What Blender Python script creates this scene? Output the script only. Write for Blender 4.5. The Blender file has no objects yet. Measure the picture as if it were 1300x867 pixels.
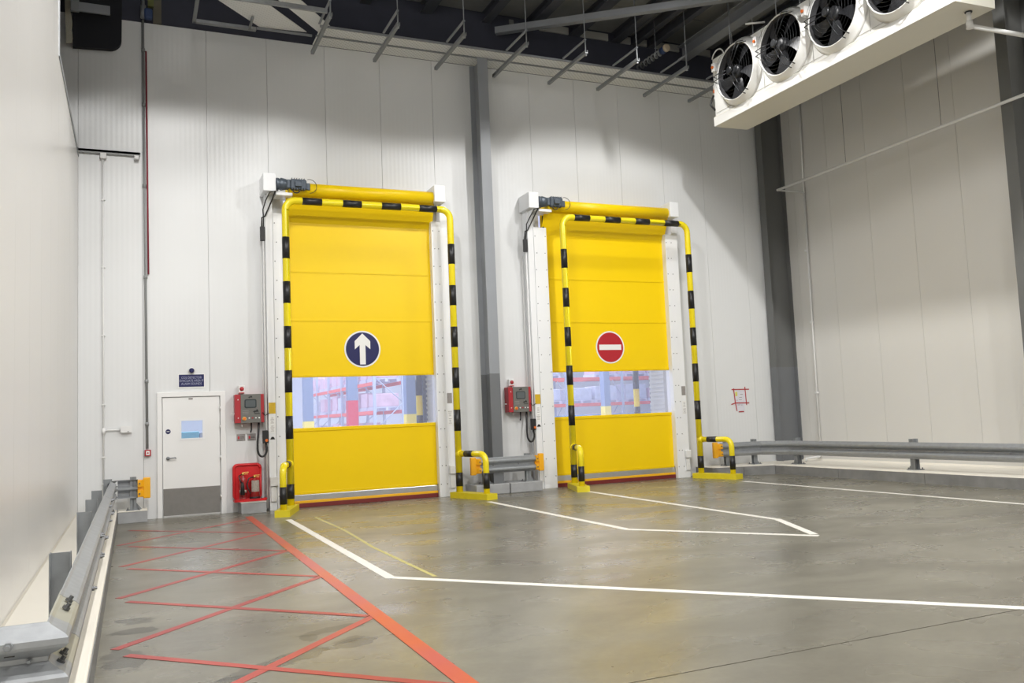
import bpy, bmesh, math, random
from mathutils import Vector, Matrix
random.seed(7)
S = bpy.context.scene
C = S.collection
PI = math.pi

# ------------------------------------------------------------------ camera
cd = bpy.data.cameras.new('camera')
cd.sensor_width = 36.0
cd.lens = 1100.0 / 1300.0 * 36.0
cd.clip_start = 0.05
cd.clip_end = 200
cam = bpy.data.objects.new('camera', cd)
C.objects.link(cam)
yaw, pitch, roll = math.radians(23.828), math.radians(4.901), math.radians(-2.395)
fwd = Vector((math.sin(yaw) * math.cos(pitch), math.cos(yaw) * math.cos(pitch), math.sin(pitch)))
r0 = Vector((math.cos(yaw), -math.sin(yaw), 0))
u0 = r0.cross(fwd)
rv = math.cos(roll) * r0 + math.sin(roll) * u0
uv = -math.sin(roll) * r0 + math.cos(roll) * u0
M = Matrix((rv, uv, -fwd)).transposed().to_4x4()
M.translation = Vector((0.836, -16.556, 1.526))
cam.matrix_world = M
S.camera = cam

# ------------------------------------------------------------------ world, exposure, lights
w = bpy.data.worlds.new('world')
S.world = w
w.use_nodes = True
w.node_tree.nodes['Background'].inputs[0].default_value = (0.8, 0.85, 1.0, 1)
w.node_tree.nodes['Background'].inputs[1].default_value = 0.02
S.view_settings.view_transform = 'Standard'
S.view_settings.look = 'None'
S.view_settings.gamma = 1.0
S.view_settings.exposure = -0.06

LAMP_Z = 9.85
LAMPS = [(1.8, -3.5), (10.1, -3.3), (1.8, -9.0), (10.1, -9.0), (1.8, -15.0), (10.1, -15.0), (1.8, -21.0), (10.1, -21.0)]
LAMP_W = 1150.0
SPILL_W = 20.0
LAMP_COL = (1.0, 0.985, 0.965)
def spot(x, y, z, watts, ang, blend, rad, col):
    l = bpy.data.lights.new('high_bay_light', 'SPOT')
    l.energy = watts
    l.spot_size = math.radians(ang)
    l.spot_blend = blend
    l.shadow_soft_size = rad
    l.color = col
    o = bpy.data.objects.new('high_bay_light', l)
    o.location = (x, y, z)
    C.objects.link(o)
for (x, y) in LAMPS:
    spot(x, y, LAMP_Z, LAMP_W * (0.42 if y > -5 else 1.1), 121 if y > -5 else (152 if y > -10 else 156), 0.3 if y > -5 else 0.08, 0.14, LAMP_COL)
    spot(x, y, LAMP_Z - 0.02, SPILL_W, 174, 0.2, 0.2, LAMP_COL)
def area(x, y, z, sx, sy, watts, col):
    l = bpy.data.lights.new('warehouse_light', 'AREA')
    l.shape = 'RECTANGLE'; l.size = sx; l.size_y = sy
    l.energy = watts; l.color = col
    o = bpy.data.objects.new('warehouse_light', l)
    o.location = (x, y, z)
    C.objects.link(o)
area(8, 9, 8.6, 22, 8, 3300, (0.82, 0.88, 1.0))
area(14, 24, 8.6, 26, 14, 4700, (0.82, 0.88, 1.0))

# ------------------------------------------------------------------ materials
def mat(name, col, rough=0.5, metal=0.0, var=0.0, vscale=3.0, bump=0.0, bscale=60.0, spec=0.5, coat=0.0):
    m = bpy.data.materials.new(name); m.use_nodes = True
    nt = m.node_tree; b = nt.nodes['Principled BSDF']
    b.inputs['Base Color'].default_value = (*col, 1)
    b.inputs['Roughness'].default_value = rough
    b.inputs['Metallic'].default_value = metal
    b.inputs['Specular IOR Level'].default_value = spec
    b.inputs['Coat Weight'].default_value = coat
    tc = nt.nodes.new('ShaderNodeTexCoord')
    if var > 0:
        n = nt.nodes.new('ShaderNodeTexNoise'); n.inputs['Scale'].default_value = vscale
        n.inputs['Detail'].default_value = 6
        nt.links.new(tc.outputs['Object'], n.inputs['Vector'])
        r = nt.nodes.new('ShaderNodeMix'); r.data_type = 'RGBA'
        r.inputs[6].default_value = (*[c * (1 - var) for c in col], 1)
        r.inputs[7].default_value = (*[min(1, c * (1 + var)) for c in col], 1)
        nt.links.new(n.outputs['Fac'], r.inputs[0]); nt.links.new(r.outputs[2], b.inputs['Base Color'])
    if bump > 0:
        n2 = nt.nodes.new('ShaderNodeTexNoise'); n2.inputs['Scale'].default_value = bscale
        nt.links.new(tc.outputs['Object'], n2.inputs['Vector'])
        bp = nt.nodes.new('ShaderNodeBump'); bp.inputs['Strength'].default_value = bump
        bp.inputs['Distance'].default_value = 0.01
        nt.links.new(n2.outputs['Fac'], bp.inputs['Height']); nt.links.new(bp.outputs['Normal'], b.inputs['Normal'])
    return m

def ribbed(name, col, rough, axis, strength, period=0.1):
    m = mat(name, col, rough, var=0.025, vscale=1.2)
    nt = m.node_tree; b = nt.nodes['Principled BSDF']
    g = nt.nodes.new('ShaderNodeNewGeometry')
    wv = nt.nodes.new('ShaderNodeTexWave'); wv.wave_type = 'BANDS'; wv.bands_direction = axis
    wv.inputs['Scale'].default_value = 0.314 / period; wv.inputs['Distortion'].default_value = 0
    nt.links.new(g.outputs['Position'], wv.inputs['Vector'])
    bp = nt.nodes.new('ShaderNodeBump'); bp.inputs['Strength'].default_value = strength
    bp.inputs['Distance'].default_value = 0.004
    nt.links.new(wv.outputs['Fac'], bp.inputs['Height']); nt.links.new(bp.outputs['Normal'], b.inputs['Normal'])
    return m

M_back = ribbed('back_panel_white', (0.70, 0.71, 0.71), 0.34, 'X', 0.12, 0.085)
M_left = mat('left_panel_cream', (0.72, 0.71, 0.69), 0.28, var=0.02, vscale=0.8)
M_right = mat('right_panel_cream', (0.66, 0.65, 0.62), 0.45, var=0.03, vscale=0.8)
M_dark = mat('dark_void', (0.05, 0.053, 0.075), 0.9, var=0.15)
M_seam = mat('seam_grey', (0.38, 0.38, 0.38), 0.8)
M_deck = mat('roof_deck', (0.20, 0.205, 0.20), 0.8, var=0.2, vscale=2)
M_purlin = mat('purlin_dark', (0.07, 0.075, 0.09), 0.7, var=0.1)
M_beam = mat('beam_grey', (0.27, 0.285, 0.31), 0.6, var=0.1)
M_col_dark = mat('column_grey', (0.27, 0.285, 0.305), 0.45, var=0.05)
M_col_dark2 = mat('corner_column_grey', (0.135, 0.138, 0.135), 0.5, var=0.05)
M_col_low = mat('column_lower_grey', (0.15, 0.157, 0.165), 0.45, var=0.05)
M_cream = mat('cream_ledge', (0.83, 0.79, 0.70), 0.45, var=0.03, vscale=2)
M_conc = mat('concrete_block', (0.36, 0.365, 0.37), 0.75, var=0.22, vscale=7, bump=0.25, bscale=90)
M_conc2 = mat('concrete_kerb', (0.21, 0.21, 0.205), 0.7, var=0.35, vscale=4, bump=0.2, bscale=80)
M_galv = mat('galvanised', (0.34, 0.355, 0.37), 0.5, 0.5, var=0.18, vscale=14, bump=0.05)
M_galv_d = mat('galvanised_dull', (0.26, 0.275, 0.285), 0.55, 0.2, var=0.15, vscale=9)
M_galv_y = mat('primer_plate', (0.40, 0.395, 0.33), 0.5, 0.4, var=0.15, vscale=6)
M_bolt = mat('bolt_steel', (0.16, 0.165, 0.17), 0.45, 0.8)
M_white = mat('white_paint', (0.80, 0.81, 0.82), 0.35, var=0.015)
M_white2 = mat('white_plastic', (0.75, 0.75, 0.74), 0.4)
M_door = mat('door_white', (0.80, 0.80, 0.79), 0.4, var=0.01)
M_kick = mat('kick_plate', (0.23, 0.22, 0.205), 0.45, 0.3, var=0.12, vscale=12)
M_alu = mat('aluminium', (0.62, 0.62, 0.61), 0.3, 0.85, var=0.1, vscale=8)
M_pvc = mat('yellow_curtain', (0.95, 0.665, 0.002), 0.36, var=0.02, vscale=1.0, spec=0.35)
def add_translucency(m, f):
    nt = m.node_tree; b = nt.nodes['Principled BSDF']; out = nt.nodes['Material Output']
    t = nt.nodes.new('ShaderNodeBsdfTranslucent'); t.inputs[0].default_value = (0.95, 0.72, 0.005, 1)
    mx = nt.nodes.new('ShaderNodeMixShader'); mx.inputs[0].default_value = f
    nt.links.new(b.outputs[0], mx.inputs[1]); nt.links.new(t.outputs[0], mx.inputs[2]); nt.links.new(mx.outputs[0], out.inputs['Surface'])
add_translucency(M_pvc, 0.12)
M_pvc_d = mat('yellow_curtain_hood', (0.88, 0.64, 0.004), 0.45, var=0.03)
M_yel = mat('yellow_gloss', (0.86, 0.70, 0.012), 0.25, var=0.03, coat=0.3)
M_blk = mat('black_band', (0.012, 0.012, 0.013), 0.4)
M_yelbase = mat('yellow_base', (0.72, 0.60, 0.02), 0.45, var=0.08, vscale=9)
M_orange = mat('orange_cap', (0.88, 0.43, 0.012), 0.4, var=0.03)
M_yelstrip = mat('yellow_strip', (0.85, 0.45, 0.01), 0.5)
M_maroon = mat('maroon_rubber', (0.17, 0.018, 0.016), 0.5, var=0.1)
M_navy = mat('sign_navy', (0.012, 0.014, 0.09), 0.3)
M_signred = mat('sign_red', (0.45, 0.015, 0.025), 0.3)
M_signwhite = mat('sign_white', (0.82, 0.82, 0.80), 0.35)
M_motor = mat('motor_grey', (0.085, 0.105, 0.13), 0.4, 0.3, var=0.15, vscale=20)
M_rubber = mat('black_rubber', (0.014, 0.014, 0.015), 0.45)
M_boxred = mat('box_red', (0.40, 0.022, 0.03), 0.4, var=0.05)
M_boxgrey = mat('box_grey', (0.145, 0.142, 0.13), 0.5, var=0.04)
M_screen = mat('screen_dark', (0.045, 0.055, 0.06), 0.2)
M_redplastic = mat('red_plastic', (0.62, 0.015, 0.02), 0.35, var=0.05)
M_extred = mat('extinguisher_red', (0.30, 0.012, 0.015), 0.25, var=0.05, coat=0.4)
M_brass = mat('brass', (0.75, 0.5, 0.15), 0.3, 0.9)
M_label = mat('printed_label', (0.36, 0.31, 0.27), 0.5, var=0.55, vscale=38)
M_plate = mat('grey_plate', (0.28, 0.26, 0.25), 0.5, var=0.2, vscale=40)
M_ylabel = mat('yellow_label', (0.62, 0.40, 0.015), 0.5, var=0.15, vscale=50)
M_btn_o = mat('orange_button', (0.75, 0.16, 0.02), 0.4)
M_conduit = mat('conduit_grey', (0.27, 0.28, 0.28), 0.45)
M_redcable = mat('red_cable', (0.28, 0.03, 0.05), 0.5)
M_blue = mat('blue_valve', (0.03, 0.06, 0.16), 0.5)
M_foam = mat('cut_foam', (0.45, 0.43, 0.35), 0.9, bump=0.6, bscale=50)
M_paper = mat('paper', (0.66, 0.65, 0.70), 0.7, var=0.08, vscale=14)
M_redtape = mat('red_tape', (0.42, 0.03, 0.035), 0.5)
M_coolwhite = mat('cooler_white', (0.84, 0.84, 0.82), 0.35, var=0.015)
M_coolcream = mat('cooler_tray', (0.72, 0.70, 0.62), 0.4, var=0.02)
M_fan = mat('fan_black', (0.02, 0.021, 0.024), 0.4)
M_fanin = mat('fan_throat', (0.03, 0.03, 0.033), 0.7)
M_wire = mat('guard_wire', (0.04, 0.042, 0.045), 0.35, 0.6)
M_rackred = mat('rack_beam_red', (0.85, 0.14, 0.12), 0.5)
M_rackup = mat('rack_upright', (0.45, 0.50, 0.62), 0.5)
M_wrap = mat('shrink_wrap', (0.62, 0.64, 0.78), 0.35, var=0.3, vscale=5)
M_wrap2 = mat('shrink_wrap_pink', (0.72, 0.52, 0.62), 0.35, var=0.3, vscale=5)
M_pallet = mat('blue_pallet', (0.05, 0.28, 0.65), 0.5)
M_whcol = mat('warehouse_column', (0.20, 0.26, 0.40), 0.5)
M_whwall = mat('warehouse_wall', (0.85, 0.87, 0.92), 0.6)
M_cyan = mat('cyan_box', (0.25, 0.62, 0.80), 0.5)
M_wline = mat('white_line', (0.82, 0.80, 0.74), 0.5, var=0.05, vscale=6)
M_yline = mat('faded_yellow_line', (0.52, 0.47, 0.18), 0.6, var=0.15, vscale=10)

def tape_mat(name, a, b_, alpha):
    # worn translucent floor tape: wear lets a little of the floor through
    m = mat(name, a, 0.38)
    nt = m.node_tree; b = nt.nodes['Principled BSDF']
    g = nt.nodes.new('ShaderNodeNewGeometry')
    n = nt.nodes.new('ShaderNodeTexNoise'); n.inputs['Scale'].default_value = 0.7; n.inputs['Detail'].default_value = 4
    nt.links.new(g.outputs['Position'], n.inputs['Vector'])
    cr = nt.nodes.new('ShaderNodeValToRGB')
    cr.color_ramp.elements[0].position = 0.4; cr.color_ramp.elements[1].position = 0.6
    cr.color_ramp.elements[0].color = (*a, 1); cr.color_ramp.elements[1].color = (*b_, 1)
    nt.links.new(n.outputs['Fac'], cr.inputs[0]); nt.links.new(cr.outputs[0], b.inputs['Base Color'])
    return m
M_tape = tape_mat('red_floor_tape', (0.36, 0.05, 0.047), (0.44, 0.07, 0.055), 1)
M_tape2 = tape_mat('orange_red_floor_tape', (0.50, 0.085, 0.07), (0.56, 0.10, 0.02), 1)

def floor_material():
    m = bpy.data.materials.new('polished_concrete'); m.use_nodes = True
    nt = m.node_tree; b = nt.nodes['Principled BSDF']; L = nt.links
    g = nt.nodes.new('ShaderNodeNewGeometry')
    def noise(scale, detail, rough=0.55, vec=None, dist=0.0):
        n = nt.nodes.new('ShaderNodeTexNoise'); n.inputs['Scale'].default_value = scale
        n.inputs['Detail'].default_value = detail; n.inputs['Roughness'].default_value = rough
        n.inputs['Distortion'].default_value = dist
        L.new(vec or g.outputs['Position'], n.inputs['Vector']); return n.outputs['Fac']
    def ramp(f, p0, c0, p1, c1):
        r = nt.nodes.new('ShaderNodeValToRGB')
        r.color_ramp.elements[0].position = p0; r.color_ramp.elements[1].position = p1
        r.color_ramp.elements[0].color = (*c0, 1); r.color_ramp.elements[1].color = (*c1, 1)
        L.new(f, r.inputs[0]); return r.outputs[0]
    def mul(a, b_, f=1.0):
        x = nt.nodes.new('ShaderNodeMix'); x.data_type = 'RGBA'; x.blend_type = 'MULTIPLY'
        x.inputs[0].default_value = f
        L.new(a, x.inputs[6]); L.new(b_, x.inputs[7]); return x.outputs[2]
    mp = nt.nodes.new('ShaderNodeMapping'); mp.inputs['Scale'].default_value = (0.75, 1.15, 1)
    mp.inputs['Rotation'].default_value = (0, 0, 0.7)
    L.new(g.outputs['Position'], mp.inputs['Vector'])
    base = ramp(noise(0.55, 7, 0.6, mp.outputs[0], 0.6), 0.32, (0.148, 0.136, 0.127), 0.68, (0.242, 0.228, 0.215))
    n2 = ramp(noise(2.4, 8, 0.65, mp.outputs[0], 1.0), 0.30, (0.86, 0.86, 0.86), 0.68, (1.04, 1.04, 1.05))
    n3 = ramp(noise(22, 4, 0.6), 0.3, (0.93, 0.93, 0.93), 0.7, (1.03, 1.03, 1.03))
    c = mul(mul(base, n2), n3)
    # oil and water stains: (x, y, rx, ry, angle, darkness)
    sep = nt.nodes.new('ShaderNodeSeparateXYZ'); L.new(g.outputs['Position'], sep.inputs[0])
    nz = noise(5.0, 3)
    def mth(op, a, b_=None):
        n = nt.nodes.new('ShaderNodeMath'); n.operation = op
        for i, v in enumerate((a, b_)):
            if v is None: continue
            if isinstance(v, (int, float)): n.inputs[i].default_value = v
            else: L.new(v, n.inputs[i])
        return n.outputs[0]
    for (sx, sy, rx, ry, an, dk) in [(0.86, -8.72, .17, .13, 0, .5), (0.86, -9.12, .2, .13, .1, .5), (0.78, -9.95, .15, .38, 0, .5),
                                     (1.75, -10.62, .12, .62, -1.05, .58), (1.28, -10.95, .1, .3, -1.1, .6), (2.22, -9.93, .34, .1, .2, .6),
                                     (2.2, -10.45, .26, .1, .2, .55), (1.82, -4.7, .2, .7, 0.1, .9), (2.0, -10.1, .07, .12, 0, .6)]:
        dx = mth('SUBTRACT', sep.outputs[0], sx); dy = mth('SUBTRACT', sep.outputs[1], sy)
        ca, sa = math.cos(an), math.sin(an)
        u = mth('ADD', mth('MULTIPLY', dx, ca / rx), mth('MULTIPLY', dy, sa / rx))
        v = mth('ADD', mth('MULTIPLY', dx, -sa / ry), mth('MULTIPLY', dy, ca / ry))
        d = mth('ADD', mth('SQRT', mth('ADD', mth('MULTIPLY', u, u), mth('MULTIPLY', v, v))), mth('MULTIPLY', mth('SUBTRACT', nz, 0.5), 2.2))
        mr = nt.nodes.new('ShaderNodeMapRange'); mr.inputs[1].default_value = 0.8; mr.inputs[2].default_value = 0.95
        mr.inputs[3].default_value = dk; mr.inputs[4].default_value = 1.0
        L.new(d, mr.inputs[0])
        cmb = nt.nodes.new('ShaderNodeCombineColor')
        L.new(mr.outputs[0], cmb.inputs[0]); L.new(mr.outputs[0], cmb.inputs[1])
        L.new(mth('SUBTRACT', mr.outputs[0], 0.02), cmb.inputs[2])
        c = mul(c, cmb.outputs[0])
    L.new(c, b.inputs['Base Color'])
    rr = ramp(noise(1.3, 3, 0.5, mp.outputs[0], 0.4), 0.3, (0.22,) * 3, 0.7, (0.36,) * 3)
    L.new(rr, b.inputs['Roughness'])
    bp = nt.nodes.new('ShaderNodeBump'); bp.inputs['Strength'].default_value = 0.02; bp.inputs['Distance'].default_value = 0.01
    L.new(noise(3, 2, 0.5), bp.inputs['Height']); L.new(bp.outputs['Normal'], b.inputs['Normal'])
    b.inputs['Specular IOR Level'].default_value = 0.55
    return m
M_floor = floor_material()

def glass_mat(name, tint, haze):
    m = bpy.data.materials.new(name); m.use_nodes = True
    nt = m.node_tree; nt.nodes.remove(nt.nodes['Principled BSDF'])
    out = nt.nodes['Material Output']
    t = nt.nodes.new('ShaderNodeBsdfTransparent'); t.inputs[0].default_value = (*tint, 1)
    d = nt.nodes.new('ShaderNodeBsdfTranslucent'); d.inputs[0].default_value = (0.85, 0.85, 0.95, 1)
    gl = nt.nodes.new('ShaderNodeBsdfGlossy'); gl.inputs['Roughness'].default_value = 0.08
    m1 = nt.nodes.new('ShaderNodeMixShader'); m1.inputs[0].default_value = haze
    m2 = nt.nodes.new('ShaderNodeMixShader'); m2.inputs[0].default_value = 0.04
    nt.links.new(t.outputs[0], m1.inputs[1]); nt.links.new(d.outputs[0], m1.inputs[2])
    nt.links.new(m1.outputs[0], m2.inputs[1]); nt.links.new(gl.outputs[0], m2.inputs[2])
    nt.links.new(m2.outputs[0], out.inputs['Surface'])
    return m
M_clear = glass_mat('clear_pvc', (0.95, 0.95, 0.97), 0.10)
M_glass = glass_mat('clear_glass', (0.9, 0.93, 0.95), 0.05)

def mesh_mat():
    # galvanised expanded metal: fine diamonds far too small to model singly
    m = mat('expanded_metal', (0.42, 0.43, 0.43), 0.5, 0.0)
    nt = m.node_tree; b = nt.nodes['Principled BSDF']; L = nt.links
    g = nt.nodes.new('ShaderNodeNewGeometry')
    mp = nt.nodes.new('ShaderNodeMapping'); mp.inputs['Rotation'].default_value = (0, 0, PI / 4); mp.inputs['Scale'].default_value = (16, 16, 16)
    L.new(g.outputs['Position'], mp.inputs['Vector'])
    ck = nt.nodes.new('ShaderNodeTexVoronoi'); ck.inputs['Scale'].default_value = 1.0; ck.inputs['Randomness'].default_value = 0.0
    L.new(mp.outputs[0], ck.inputs['Vector'])
    r = nt.nodes.new('ShaderNodeValToRGB')
    r.color_ramp.elements[0].position = 0.25; r.color_ramp.elements[1].position = 0.45
    r.color_ramp.elements[0].color = (0.45, 0.45, 0.455, 1); r.color_ramp.elements[1].color = (0.78, 0.79, 0.78, 1)
    L.new(ck.outputs['Distance'], r.inputs[0]); L.new(r.outputs[0], b.inputs['Base Color'])
    mr = nt.nodes.new('ShaderNodeMapRange'); mr.inputs[1].default_value = 0.18; mr.inputs[2].default_value = 0.26
    L.new(ck.outputs['Distance'], mr.inputs[0]); L.new(mr.outputs[0], b.inputs['Alpha'])
    return m
M_mesh = mesh_mat()

# ------------------------------------------------------------------ mesh helpers
TINY = {'bolt', 'rivet', 'print_lines', 'clip', 'coupling', 'hinge', 'wire_guard', 'screw', 'lock', 'logo_mark', 'panel_seam', 'bracing', 'tray_lip', 'handle'}
class MB:
    def __init__(s): s.bm = bmesh.new()
    def box(s, x0, x1, y0, y1, z0, z1, bev=0.0, rot=None):
        if x0 > x1: x0, x1 = x1, x0
        if y0 > y1: y0, y1 = y1, y0
        if z0 > z1: z0, z1 = z1, z0
        r = bmesh.ops.create_cube(s.bm, size=1.0)
        vs = r['verts']
        for v in vs:
            v.co = Vector(((x0 + x1) / 2 + v.co.x * (x1 - x0), (y0 + y1) / 2 + v.co.y * (y1 - y0), (z0 + z1) / 2 + v.co.z * (z1 - z0)))
        if bev > 0:
            es = list({e for v in vs for e in v.link_edges})
            rr = bmesh.ops.bevel(s.bm, geom=es, offset=bev, segments=2, affect='EDGES', profile=0.5)
            vs = list({v for f in rr['faces'] for v in f.verts} | {v for v in vs if v.is_valid})
        if rot:
            c, ax, an = rot
            R = Matrix.Rotation(an, 3, ax); c = Vector(c)
            for v in vs: v.co = c + R @ (v.co - c)
        return s
    def prism(s, pts, axis, a0, a1):
        # pts: 2-D outline; extruded along axis 0/1/2 from a0 to a1
        def mk(p, a):
            q = list(p); q.insert(axis, a); return s.bm.verts.new(q)
        A = [mk(p, a0) for p in pts]; B = [mk(p, a1) for p in pts]
        n = len(pts)
        s.bm.faces.new(A); s.bm.faces.new(B[::-1])
        for i in range(n): s.bm.faces.new((A[i], B[i], B[(i + 1) % n], A[(i + 1) % n]))
        return s
    def tube(s, pts, r, seg=14, caps=True):
        pts = [Vector(p) for p in pts]; rings = []
        t0 = (pts[1] - pts[0]).normalized()
        up = Vector((0, 0, 1)) if abs(t0.z) < 0.9 else Vector((1, 0, 0))
        n = t0.cross(up).normalized()
        for i, p in enumerate(pts):
            if i == 0: t = t0
            elif i == len(pts) - 1: t = (pts[i] - pts[i - 1]).normalized()
            else: t = ((pts[i] - pts[i - 1]).normalized() + (pts[i + 1] - pts[i]).normalized()).normalized()
            n = (n - t * n.dot(t)).normalized(); bn = t.cross(n)
            rad = r[i] if isinstance(r, (list, tuple)) else r
            rings.append([s.bm.verts.new(p + (n * math.cos(a) + bn * math.sin(a)) * rad) for a in [2 * PI * k / seg for k in range(seg)]])
        for a, b in zip(rings, rings[1:]):
            for k in range(seg):
                f = s.bm.faces.new((a[k], a[(k + 1) % seg], b[(k + 1) % seg], b[k])); f.smooth = True
        if caps: s.bm.faces.new(rings[0][::-1]); s.bm.faces.new(rings[-1])
        return s
    def lathe(s, prof, origin, axis, seg=28, smooth=True):
        # prof: (radius, distance along axis)
        ax = Vector(axis).normalized(); o = Vector(origin)
        up = Vector((0, 0, 1)) if abs(ax.z) < 0.9 else Vector((1, 0, 0))
        n = ax.cross(up).normalized(); b = ax.cross(n)
        rings = []
        for (r, h) in prof:
            rings.append([s.bm.verts.new(o + ax * h + (n * math.cos(2 * PI * k / seg) + b * math.sin(2 * PI * k / seg)) * max(r, 1e-4)) for k in range(seg)])
        for a, c in zip(rings, rings[1:]):
            for k in range(seg):
                f = s.bm.faces.new((a[k], a[(k + 1) % seg], c[(k + 1) % seg], c[k])); f.smooth = smooth
        s.bm.faces.new(rings[0][::-1]); s.bm.faces.new(rings[-1])
        return s
    def build(s, name, m, parent=None, smooth_angle=None):
        bmesh.ops.recalc_face_normals(s.bm, faces=s.bm.faces[:])
        me = bpy.data.meshes.new(name); s.bm.to_mesh(me); s.bm.free()
        me.materials.append(m)
        o = link(name, me, parent)
        if parent is not None and name in TINY: o['kind'] = 'stuff'
        return o

def link(name, me, parent=None):
    o = bpy.data.objects.new(name, me); C.objects.link(o)
    if parent is not None:
        o.parent = parent
        w_ = parent
        inv = Matrix.Identity(4)
        chain = []
        while w_ is not None:
            chain.append(w_.matrix_basis); w_ = w_.parent
        mw = Matrix.Identity(4)
        for c in reversed(chain): mw = mw @ c
        o.matrix_basis = mw.inverted() @ Matrix.Identity(4)
    return o
def tag(o, label, cat, group=None, kind=None):
    o['label'] = label; o['category'] = cat
    if group: o['group'] = group
    if kind: o['kind'] = kind
    return o
def thing(name, label, cat, loc=(0, 0, 0), group=None):
    o = bpy.data.objects.new(name, None); C.objects.link(o); o.location = loc
    o.empty_display_size = 0.1
    return tag(o, label, cat, group)
def struct(name, mb, m, parent=None):
    o = mb.build(name, m, parent)
    if parent is None: o['kind'] = 'structure'
    return o
def copy_tree(o, offset=None, parent=None):
    c = o.copy(); C.objects.link(c)
    if parent is not None: c.parent = parent
    elif offset is not None: c.location = o.location + Vector(offset)
    for ch in o.children: copy_tree(ch, None, c)
    return c
def arc(c, r, a0, a1, n, plane):
    out = []
    for i in range(n + 1):
        a = a0 + (a1 - a0) * i / n
        p = [c[0], c[1], c[2]]
        p[plane[0]] += r * math.cos(a); p[plane[1]] += r * math.sin(a)
        out.append(tuple(p))
    return out
def rrect(x0, x1, y0, y1, r, n=5):
    pts = []
    for cx, cy, a in ((x1 - r, y1 - r, 0), (x0 + r, y1 - r, PI / 2), (x0 + r, y0 + r, PI), (x1 - r, y0 + r, 1.5 * PI)):
        for i in range(n + 1):
            t = a + PI / 2 * i / n
            pts.append((cx + r * math.cos(t), cy + r * math.sin(t)))
    return pts
def text_mesh(name, body, size, loc, m, parent, depth=0.001, rot=(PI / 2, 0, 0), sx=1.0, bold=0.0):
    cu = bpy.data.curves.new(name, 'FONT'); cu.body = body; cu.size = size
    cu.align_x = 'CENTER'; cu.align_y = 'CENTER'; cu.extrude = depth; cu.offset = bold
    cu.space_line = 0.95
    tmp = bpy.data.objects.new('tmp', cu); C.objects.link(tmp)
    me = bpy.data.meshes.new_from_object(tmp)
    bpy.data.objects.remove(tmp); bpy.data.curves.remove(cu)
    from mathutils import Euler
    me.transform(Matrix.Translation(loc) @ Euler(rot).to_matrix().to_4x4() @ Matrix.Diagonal((sx, 1, 1, 1)))
    me.materials.clear(); me.materials.append(m); me.name = name
    return link(name, me, parent)

# ================================================================== SETTING
YB = -24.0; XR = 15.5; WALL_T = 8.95
# floor: two slabs with a sawn joint between
fl = struct('floor', MB().box(-0.2, 15.7, YB, 0.25, -0.25, -0.03), M_seam)
for y0, y1 in ((YB, -12.196), (-12.184, 0.25)):
    MB().box(-0.2, 15.7, y0, y1, -0.03, 0.0).build('slab', M_floor, fl)

# back wall with openings for two roll doors and a personnel door
D1 = (3.50, 6.44); D2 = (8.88, 11.98); DP = (1.33, 2.31)
DTOP = 5.85
wb = MB()
def wall_cols(holes, x0, x1, z1):
    # full-height pieces between holes and lintels above them, as boxes (x0,x1,z0,z1)
    out = []; x = x0
    for (a, b, t) in holes:
        if a > x: out.append((x, a, 0.0, z1))
        out.append((a, b, t, z1)); x = b
    if x < x1: out.append((x, x1, 0.0, z1))
    return out
holes = [(DP[0], DP[1], 2.11), (D1[0], D1[1], DTOP), (D2[0], D2[1], DTOP)]
for (a, b, z0, z1) in wall_cols(holes, -3.0, 15.7, WALL_T): wb.box(a, b, 0.03, 0.2, z0, z1)
wall_back = struct('wall_back', wb, M_seam)
seams = [-3.0, -1.9, -0.8] + [0.0] + [1.03, 2.14, 3.24, 4.35, 5.46, 6.57, 7.68, 8.79, 9.90, 11.02, 12.15, 13.27, 14.4, 15.5]
def clip(a, b, lo, hi): return max(a, lo), min(b, hi)
for a, b in zip(seams, seams[1:]):
    g = 0.003; a2, b2 = a + g, b - g
    # cut the panel outline round any opening
    mb = MB(); cuts = sorted({a2, b2, *[h for H in holes for h in H[:2] if a2 < h < b2]})
    for p, q in zip(cuts, cuts[1:]):
        z0 = 0.0
        for H in holes:
            if p >= H[0] - 1e-6 and q <= H[1] + 1e-6: z0 = H[2]
        mb.box(p, q, 0.0, 0.032, z0, WALL_T)
    mb.build('wall_panel', M_back, wall_back)
# dark wall band above the panels, up to the roof
struct('wall_back_upper', MB().box(-3.0, 15.7, 0.02, 0.2, WALL_T, 10.3), M_dark)

# left wall
wl = struct('wall_left', MB().box(-0.2, -0.03, -4.4, 0, 0, 6.40).box(-0.2, -0.03, YB, -4.4, 0, 10.2), M_seam)
ys = [0.0] + [-1.1 * k for k in range(1, 4)] + [-4.4] + [-4.4 - 1.1 * k for k in range(1, 18)] + [YB]
for i, (a, b) in enumerate(zip(ys, ys[1:])):
    g = 0.0015
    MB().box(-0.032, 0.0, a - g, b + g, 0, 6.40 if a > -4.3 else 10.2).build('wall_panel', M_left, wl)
MB().box(-0.21, 0.012, -4.42, 0.0, 6.36, 6.44).build('capping', M_galv, wl)
MB().box(-0.21, 0.012, -4.46, -4.38, 6.36, 10.2).build('capping', M_galv, wl)
struct('wall_left_far', MB().box(-3.2, -3.0, -12, 0.2, 0, 10.2), M_dark)

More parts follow.
